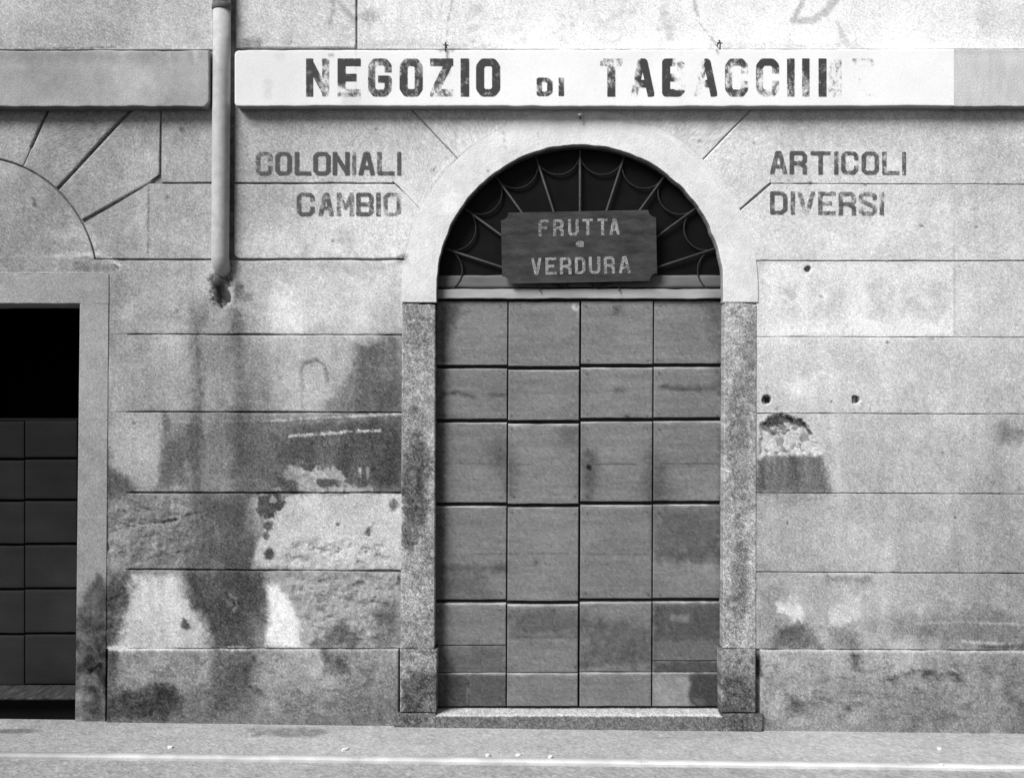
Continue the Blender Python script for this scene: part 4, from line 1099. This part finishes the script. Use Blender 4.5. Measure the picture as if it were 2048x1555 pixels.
FD = FP - .0022
big = [('N',612,658,.46,'#'),('E',675,721,.5,0),('G',736,783,.56,0),('O',799,845,.58,0),('Z',860,906,.52,0),('I',921,938,.62,0),('O',952,1000,.66,0),
       ('T',1200,1245,.52,0),('A',1262,1308,.62,0),('B',1324,1371,.5,0),('A',1388,1434,.5,0),('C',1450,1496,.5,0),('C',1512,1558,.5,0),('I',1574,1589,.6,0),('I',1604,1619,.62,0),('I',1637,1653,.62,0),('N',1656,1683,.12,0),('E',1705,1747,.12,0)]
for ch, x0, x1, kp, _ in big:
    kf = kp
    sxx = 16 if ch != 'I' else (x1 - x0)
    def kfn(c_, kp=kp, ch=ch, x0=x0, x1=x1):
        px = CX + c_[0] / ((D + FD) / D) * S; py = CY - (c_[2] - ZE) / ((D + FD) / D) * S
        k = kp
        if ch == 'N' and x0 == 612: k = .64 if px < 632 else .47
        if ch == 'B': k = .68 if px < 1345 or py > 180 else .34
        if ch == 'T' : k = .66 if py > 134 else .42
        if ch == 'C' and x0 == 1512: k = .66 if py < 134 else .42
        if ch == 'C' and x0 == 1450: k = .58 if py < 134 or py > 175 else .42
        if ch == 'A' and x0 == 1388: k = .36 if px < 1408 else .64
        if ch == 'A' and x0 == 1262: k = .45 if px < 1280 else .72
        if ch == 'I' and x0 == 1574: k = .66 if py < 150 else .5
        if ch == 'I' and x0 == 1604: k = .68 if py < 160 else .42
        if ch == 'E' and x0 == 675: k = .66 if (py < 134 or 145 < py < 165) else .44
        if ch == 'Z': k = .62 if py < 150 else .42
        if ch == 'E' and x0 == 1705: k = .41 if py < 128 else .29
        if ch == 'N' and x0 == 1656: k = .39 if px > 1666 else .31
        return k
    letter_mesh('painted_letter', ch, x0, x1, 117, 193, 14 if ch in 'ANCG' else min(sxx, 17), 14 if ch in 'CG' else 15, FD, M_INK, fw, kfn)
for ch, x0, x1 in (('D', 1073, 1105), ('I', 1117, 1128)):
    letter_mesh('painted_letter', ch, x0, x1, 155, 192, 11, 9, FD, M_INK, fw, .56)
PD = PANEL - .0028
def word(chars, y0, y1, keepv, sx=9, sy=8, slope=0.0):
    for ch, x0, x1 in chars:
        o = slope * (x0 - chars[0][1])
        letter_mesh('painted_letter', ch, x0, x1, y0 + o, y1 + o, min(sx, x1 - x0), sy, PD, M_INK2, house, keepv.get(x0, keepv[0]))
word([('C',511,545),('O',550,583),('L',589,622),('O',626,661),('N',665,699),('I',704,712),('A',717,749),('L',754,789),('I',794,802)], 303.5, 350.5,
     {0:.66, 511:.55, 704:.52, 754:.56, 717:.74, 626:.72, 665:.72})
word([('C',593,629),('A',637,667),('M',673,708),('B',712,747),('I',752,761),('O',766,802)], 385, 432, {0:.6, 766:.5, 673:.5, 637:.56})
word([('A',1540,1574),('R',1579,1614),('T',1621,1661),('I',1668,1677),('C',1682,1717),('O',1723,1758),('L',1764,1799),('I',1804,1812)], 301.5, 348, {0:.58, 1579:.66, 1621:.64, 1723:.62}, slope=.008)
word([('D',1540,1575),('I',1581,1590),('V',1595,1630),('E',1636,1671),('R',1677,1712),('S',1717,1754),('I',1759,1768)], 382, 429, {0:.54, 1540:.6, 1595:.48, 1636:.53, 1759:.52}, slope=.01)

# ------------------------------------------------------------------ wooden sign hung in the fanlight
SD = .012
sign = thing('hanging_sign', 'dark wooden board with notched corners lettered FRUTTA e VERDURA, hung in the fanlight', 'sign')
TILT = math.radians(1.15)
SCX, SCY = 1158.0, 493.5
def sign_pt(px, py, d):
    # px, py measured along the board, turned slightly about its middle
    u, v = px - SCX, py - SCY
    return tuple(wpos(SCX + u * math.cos(TILT) + v * math.sin(TILT), SCY - u * math.sin(TILT) + v * math.cos(TILT), d))
hw, hh, nt_ = 155.0, 71.0, 15.0
out = []
for sx_, sy_, a0 in ((-1, -1, 90), (1, -1, 180), (1, 1, 270), (-1, 1, 0)):
    for t in range(7):
        a_ = math.radians(a0 - 15 * t)
        cx_, cy_ = SCX + sx_ * hw, SCY + sy_ * hh
        # concave bite with its centre on the corner
        qx, qy = cx_ + nt_ * math.cos(a_), cy_ + nt_ * math.sin(a_)
        out.append((qx, qy))
bm = bmesh.new()
F_ = [bm.verts.new(sign_pt(x, y, SD)) for x, y in out]; B_ = [bm.verts.new(sign_pt(x, y, SD + .018)) for x, y in out]
bm.faces.new(F_); bm.faces.new(B_[::-1])
for i in range(len(out)): bm.faces.new([F_[i], B_[i], B_[(i + 1) % len(out)], F_[(i + 1) % len(out)]])
M_SIGN, sn, sL, sb = principled('weathered_sign_board', .75, .25)
tc = sn.new('ShaderNodeTexCoord'); m1 = sn.new('ShaderNodeMapping'); m1.inputs['Scale'].default_value = (1.5, 1, 5)
nz1 = sn.new('ShaderNodeTexNoise'); nz1.inputs['Scale'].default_value = 5; nz1.inputs['Detail'].default_value = 7; nz1.inputs['Roughness'].default_value = .65
nz2 = sn.new('ShaderNodeTexNoise'); nz2.inputs['Scale'].default_value = 160
sL.new(tc.outputs['Object'], m1.inputs[0]); sL.new(m1.outputs[0], nz1.inputs['Vector']); sL.new(tc.outputs['Object'], nz2.inputs['Vector'])
r1 = sn.new('ShaderNodeMapRange'); r1.inputs['From Min'].default_value = .35; r1.inputs['From Max'].default_value = .7; r1.inputs['To Min'].default_value = .02; r1.inputs['To Max'].default_value = .062
r2 = sn.new('ShaderNodeMapRange'); r2.inputs['From Min'].default_value = .3; r2.inputs['From Max'].default_value = .7; r2.inputs['To Min'].default_value = .75; r2.inputs['To Max'].default_value = 1.3
mm = sn.new('ShaderNodeMath'); mm.operation = 'MULTIPLY'
sL.new(nz1.outputs['Fac'], r1.inputs['Value']); sL.new(nz2.outputs['Fac'], r2.inputs['Value']); sL.new(r1.outputs[0], mm.inputs[0]); sL.new(r2.outputs[0], mm.inputs[1]); sL.new(mm.outputs[0], sb.inputs['Base Color'])
bo = bm_obj('sign_board', bm, M_SIGN, sign)
def sword(chars, y0, y1, kp, sx=6, sy=5.5):
    for ch, x0, x1 in chars:
        letter_mesh('sign_letter', ch, x0, x1, y0, y1, min(sx, x1 - x0), sy, 0, M_CHALK, bo, kp.get(x0, kp[0]), plane=lambda x, y: sign_pt(x, y, SD - .0015))
sword([('F',1078,1099),('R',1107,1128),('U',1137,1158),('T',1166,1187),('T',1196,1216),('A',1220,1240)], 438, 471, {0:.62, 1078:.52})
sword([('e',1152,1168)], 482, 494, {0:.5}, 4, 3.5)
sword([('V',1062,1082),('E',1090,1112),('R',1119,1142),('D',1149,1170),('U',1177,1200),('R',1207,1229),('A',1237,1260)], 514, 548, {0:.62, 1237:.55})
for x in (1079, 1238):
    bm = bmesh.new(); tube(bm, [Vector(wpos(x, 548, SD + .026)), Vector(wpos(x, 572, SD + .03)), Vector(wpos(x, 582, DD - .036))], .0028, 6)
    bm_obj('support_wire', bm, M_IRON, sign, True)
for x in (1100, 1215):
    bm = bmesh.new(); tube(bm, [Vector(wpos(x, 470, SD + .02)), Vector(wpos(x, 470, GD))], .006, 6)
    bm_obj('fixing_bolt', bm, M_HOOK, sign)

# ------------------------------------------------------------------ left doorway
DL = .211
def surround_field(X, Y):
    G = 158 + 8 * fbm(X, Y, 90, 4, 1) + 6 * fbm(X, Y, 18, 3, 4) - 14 * sstep(700, 1150, Y)
    H = .0006 * fbm(X, Y, 60, 3, 2)
    sel = Layer(); sel.ops = [op for op in W.ops if op[1][0][1] > 1100 and max(p[0] for p in op[1]) < 260]
    G, H = sel.apply(X, Y, G, H)
    d = sstep(1130, 1300, Y + .5 * (X - 190) * -1 + 50 * fbm(X, Y, 60, 4, 2, gain=.6))
    G = G - 48 * d * np.clip(.75 + .8 * fbm(X, Y, 26, 4, 5, gain=.7), 0, 1.3)
    H = H + d * .002 * fbm(X, Y, 20, 4, 3, gain=.7)
    G = G + 4 * fbm(X, Y, 5, 2, 2) + 7 * np.random.RandomState(5).randn(*X.shape)
    return G, H
row_patch('door_surround', 547.5, 607, -332, 217.5, -.004, M_PLASTER, house, surround_field, bevel=.004, back=(.02, .3, .02, .02), gap=lambda X, Y, top, left, vert: np.where(vert & ~top, np.where((X > 160) | (X < -274), 0, 1.0), .7))
row_patch('door_surround', 607, 1475, lambda y: 159.5 - (y - 606) * .0115, lambda y: 217.5 - (y - 540) * .008, -.004, M_PLASTER, house, surround_field, bevel=.004, back=(.02, .02, .3, .02), gap=lambda X, Y, top, left, vert: np.where(vert, 0.0, np.where(left, 1.0, .7)))
row_patch('door_surround', 607, 1475, -332, -274, -.006, M_PLASTER, house, surround_field, cell=.02, bevel=.004, back=(.02, .02, .02, .3))
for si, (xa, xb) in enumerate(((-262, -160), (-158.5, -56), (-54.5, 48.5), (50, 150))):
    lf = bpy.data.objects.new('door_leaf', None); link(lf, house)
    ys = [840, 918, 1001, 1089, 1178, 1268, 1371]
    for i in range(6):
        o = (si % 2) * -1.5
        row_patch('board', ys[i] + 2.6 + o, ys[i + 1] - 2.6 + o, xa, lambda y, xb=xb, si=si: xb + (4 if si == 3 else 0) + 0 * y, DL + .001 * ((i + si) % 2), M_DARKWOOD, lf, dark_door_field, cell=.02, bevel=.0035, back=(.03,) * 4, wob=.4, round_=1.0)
bm = bmesh.new(); a = wpos(-280, 838, DL + .03); b = wpos(166, 1376, DL + .03)
box(bm, a.x, b.x, DL + .03, DL + .05, b.z, a.z); bm_obj('door_backing', bm, M_VOID, house)
bm = bmesh.new(); a = wpos(-280, 836, DL + .0); b = wpos(166, 841, DL); box(bm, a.x, b.x, DL, DL + .03, b.z, a.z); bm_obj('door_rail', bm, M_VOID, house)
a = wpos(-290, 600, .26); b = wpos(172, 850, .26)
room(a.x, b.x, .262, 1.8, b.z, a.z + .02)
zs = ZE - 617.5 / S
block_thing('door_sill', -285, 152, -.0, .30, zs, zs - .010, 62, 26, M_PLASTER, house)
bm = bmesh.new(); box(bm, (-290 - CX) / S, (168 - CX) / S, .10, .12, -.05, zs - .02); bm_obj('sill_recess', bm, M_VOID, house)

# ------------------------------------------------------------------ down pipe
pipe = thing('down_pipe', 'grey painted down pipe left of the whitewashed shop-name band, turning into the wall', 'pipe')
PY = -.036; PR = .0435
def pp(y, d=PY): return wpos(448.5 - y * .008, y, 0) + Vector((0, d, 0))
bm = bmesh.new()
pts = [pp(-500), pp(-300), pp(-100), pp(20)]
tube(bm, pts, PR * .98, 20, True); bm_obj('upper_pipe', bm, M_PIPE, pipe, True)
pts = [pp(26), pp(150), pp(300), pp(430), pp(512)]
e = pp(512)
for t in (20, 40, 60, 80): 
    a_ = math.radians(t); pts.append(e + Vector((0, .065 * (1 - math.cos(a_)), -.065 * math.sin(a_))))
bm = bmesh.new(); tube(bm, pts, PR, 20, True); bm_obj('lower_pipe', bm, M_PIPE, pipe, True)
bm = bmesh.new(); tube(bm, [pp(14), pp(16), pp(25), pp(27)], [PR + .001, PR + .006, PR + .006, PR + .001], 20, True)
bm_obj('pipe_collar', bm, plain('dirty_collar', .12, .8, .2, .3, 60), pipe, True)
bm = bmesh.new(); box(bm, pp(20).x - .012, pp(20).x + .012, PY + .02, .01, pp(26).z, pp(14).z); bm_obj('wall_clamp', bm, M_HOOK, pipe)

# ------------------------------------------------------------------ small ironwork
def hook(name, px, y0, y1, label, group=None):
    t = thing(name, label, 'hook', group)
    bm = bmesh.new(); a = Vector(wpos(px, y0 + 4, 0)); 
    tube(bm, [a + Vector((0, .02, 0)), a + Vector((0, -.06, 0)), a + Vector((0, -.072, -.004)), a + Vector((0, -.075, -.02)), a + Vector((0, -.07, -(y1 - y0) / S))], .0034, 8)
    bm_obj('shank', bm, M_HOOK, t, True)
    bm = bmesh.new(); tube(bm, [a + Vector((0, -.045, .012)), a + Vector((0, -.07, .0))], .003, 6); tube(bm, [a + Vector((-.012, -.06, -.006)), a + Vector((.014, -.06, -.008))], .003, 6)
    bm_obj('cross_pin', bm, M_HOOK, t, True)
hook('wall_hook', 893, 92, 112, 'rusty iron hook above the Z of NEGOZIO on the whitewashed band')
hook('wall_hook', 1434, 88, 106, 'rusty iron hook above the second A of TABACCHI on the whitewashed band')
t = thing('lamp_insulator', 'small pale porcelain insulator on a pin above the crown of the arch', 'insulator')
bm = bmesh.new(); a = Vector(wpos(1160, 230, -.03)); tube(bm, [a + Vector((0, 0, .012)), a + Vector((0, 0, .006)), a, a + Vector((0, 0, -.006))], [.004, .012, .013, .006], 12); bm_obj('porcelain_knob', bm, M_PORC, t, True)
bm = bmesh.new(); tube(bm, [a + Vector((0, .04, 0)), a + Vector((0, 0, -.004)), a + Vector((0.002, 0, -.022))], .004, 8); bm_obj('iron_pin', bm, M_HOOK, t, True)

# ------------------------------------------------------------------ litter on the pavement
M_PAPER = plain('litter', .75, .8, .2, .1, 60)
def scrap(px, py, wd, ht, ang, label, seed):
    y = -((ZE - 0) / ((py - CY) / S / D * 1.0)) if False else None
    k = (py - CY) / S / D                       # slope below the eye
    dist = ZE / k; yy = dist - D; xx = (px - CX) / S * dist / D
    zz = ground_z(xx) if yy > PAVE_Y else ground_z(xx, .004 if yy > PAVE_Y - .05 else -KERB_H)
    r = random.Random(seed); bm = bmesh.new()
    n = 7; top = []; bot = []
    for i in range(n):
        a_ = 2 * math.pi * i / n; rr = r.uniform(.7, 1.15)
        x_, y_ = math.cos(a_) * wd * rr, math.sin(a_) * ht * rr
        X_, Y_ = x_ * math.cos(ang) - y_ * math.sin(ang), x_ * math.sin(ang) + y_ * math.cos(ang)
        top.append(bm.verts.new((xx + X_, yy + Y_, zz + .004 + r.uniform(0, .006)))); bot.append(bm.verts.new((xx + X_ * .9, yy + Y_ * .9, zz - .001)))
    c = bm.verts.new((xx, yy, zz + .010))
    for i in range(n):
        bm.faces.new([top[i], top[(i + 1) % n], c]); bm.faces.new([bot[i], bot[(i + 1) % n], top[(i + 1) % n], top[i]])
    bm.faces.new(bot[::-1])
    o = bm_obj('paper_scrap', bm, M_PAPER); o['label'] = label; o['category'] = 'litter'; o['group'] = 'pale scraps of litter along the kerb'
scrap(340, 1503, .014, .010, 0, 'pale scrap on the kerb at the far left, below the dark stains of the plinth', 1)
scrap(690, 1503, .020, .010, .9, 'longest pale scrap, slanting, on the kerb left of the doorway', 2)
scrap(975, 1511, .012, .012, .2, 'pale round crumb on the kerb under the left half of the door', 3)
scrap(1038, 1510, .016, .011, .5, 'crumpled pale scrap on the kerb below the centre of the door', 4)
scrap(1100, 1515, .010, .008, 0, 'smallest pale crumb on the kerb below the third door leaf', 5)
scrap(1878, 1487, .010, .014, 0, 'pale scrap lying on the pavement by the right-hand plinth', 6)
scrap(1882, 1521, .014, .010, 0, 'pale scrap at the kerb towards the right end', 7)
print('tris', sum(len(o.data.polygons) * 2 for o in bpy.data.objects if o.type == 'MESH'))
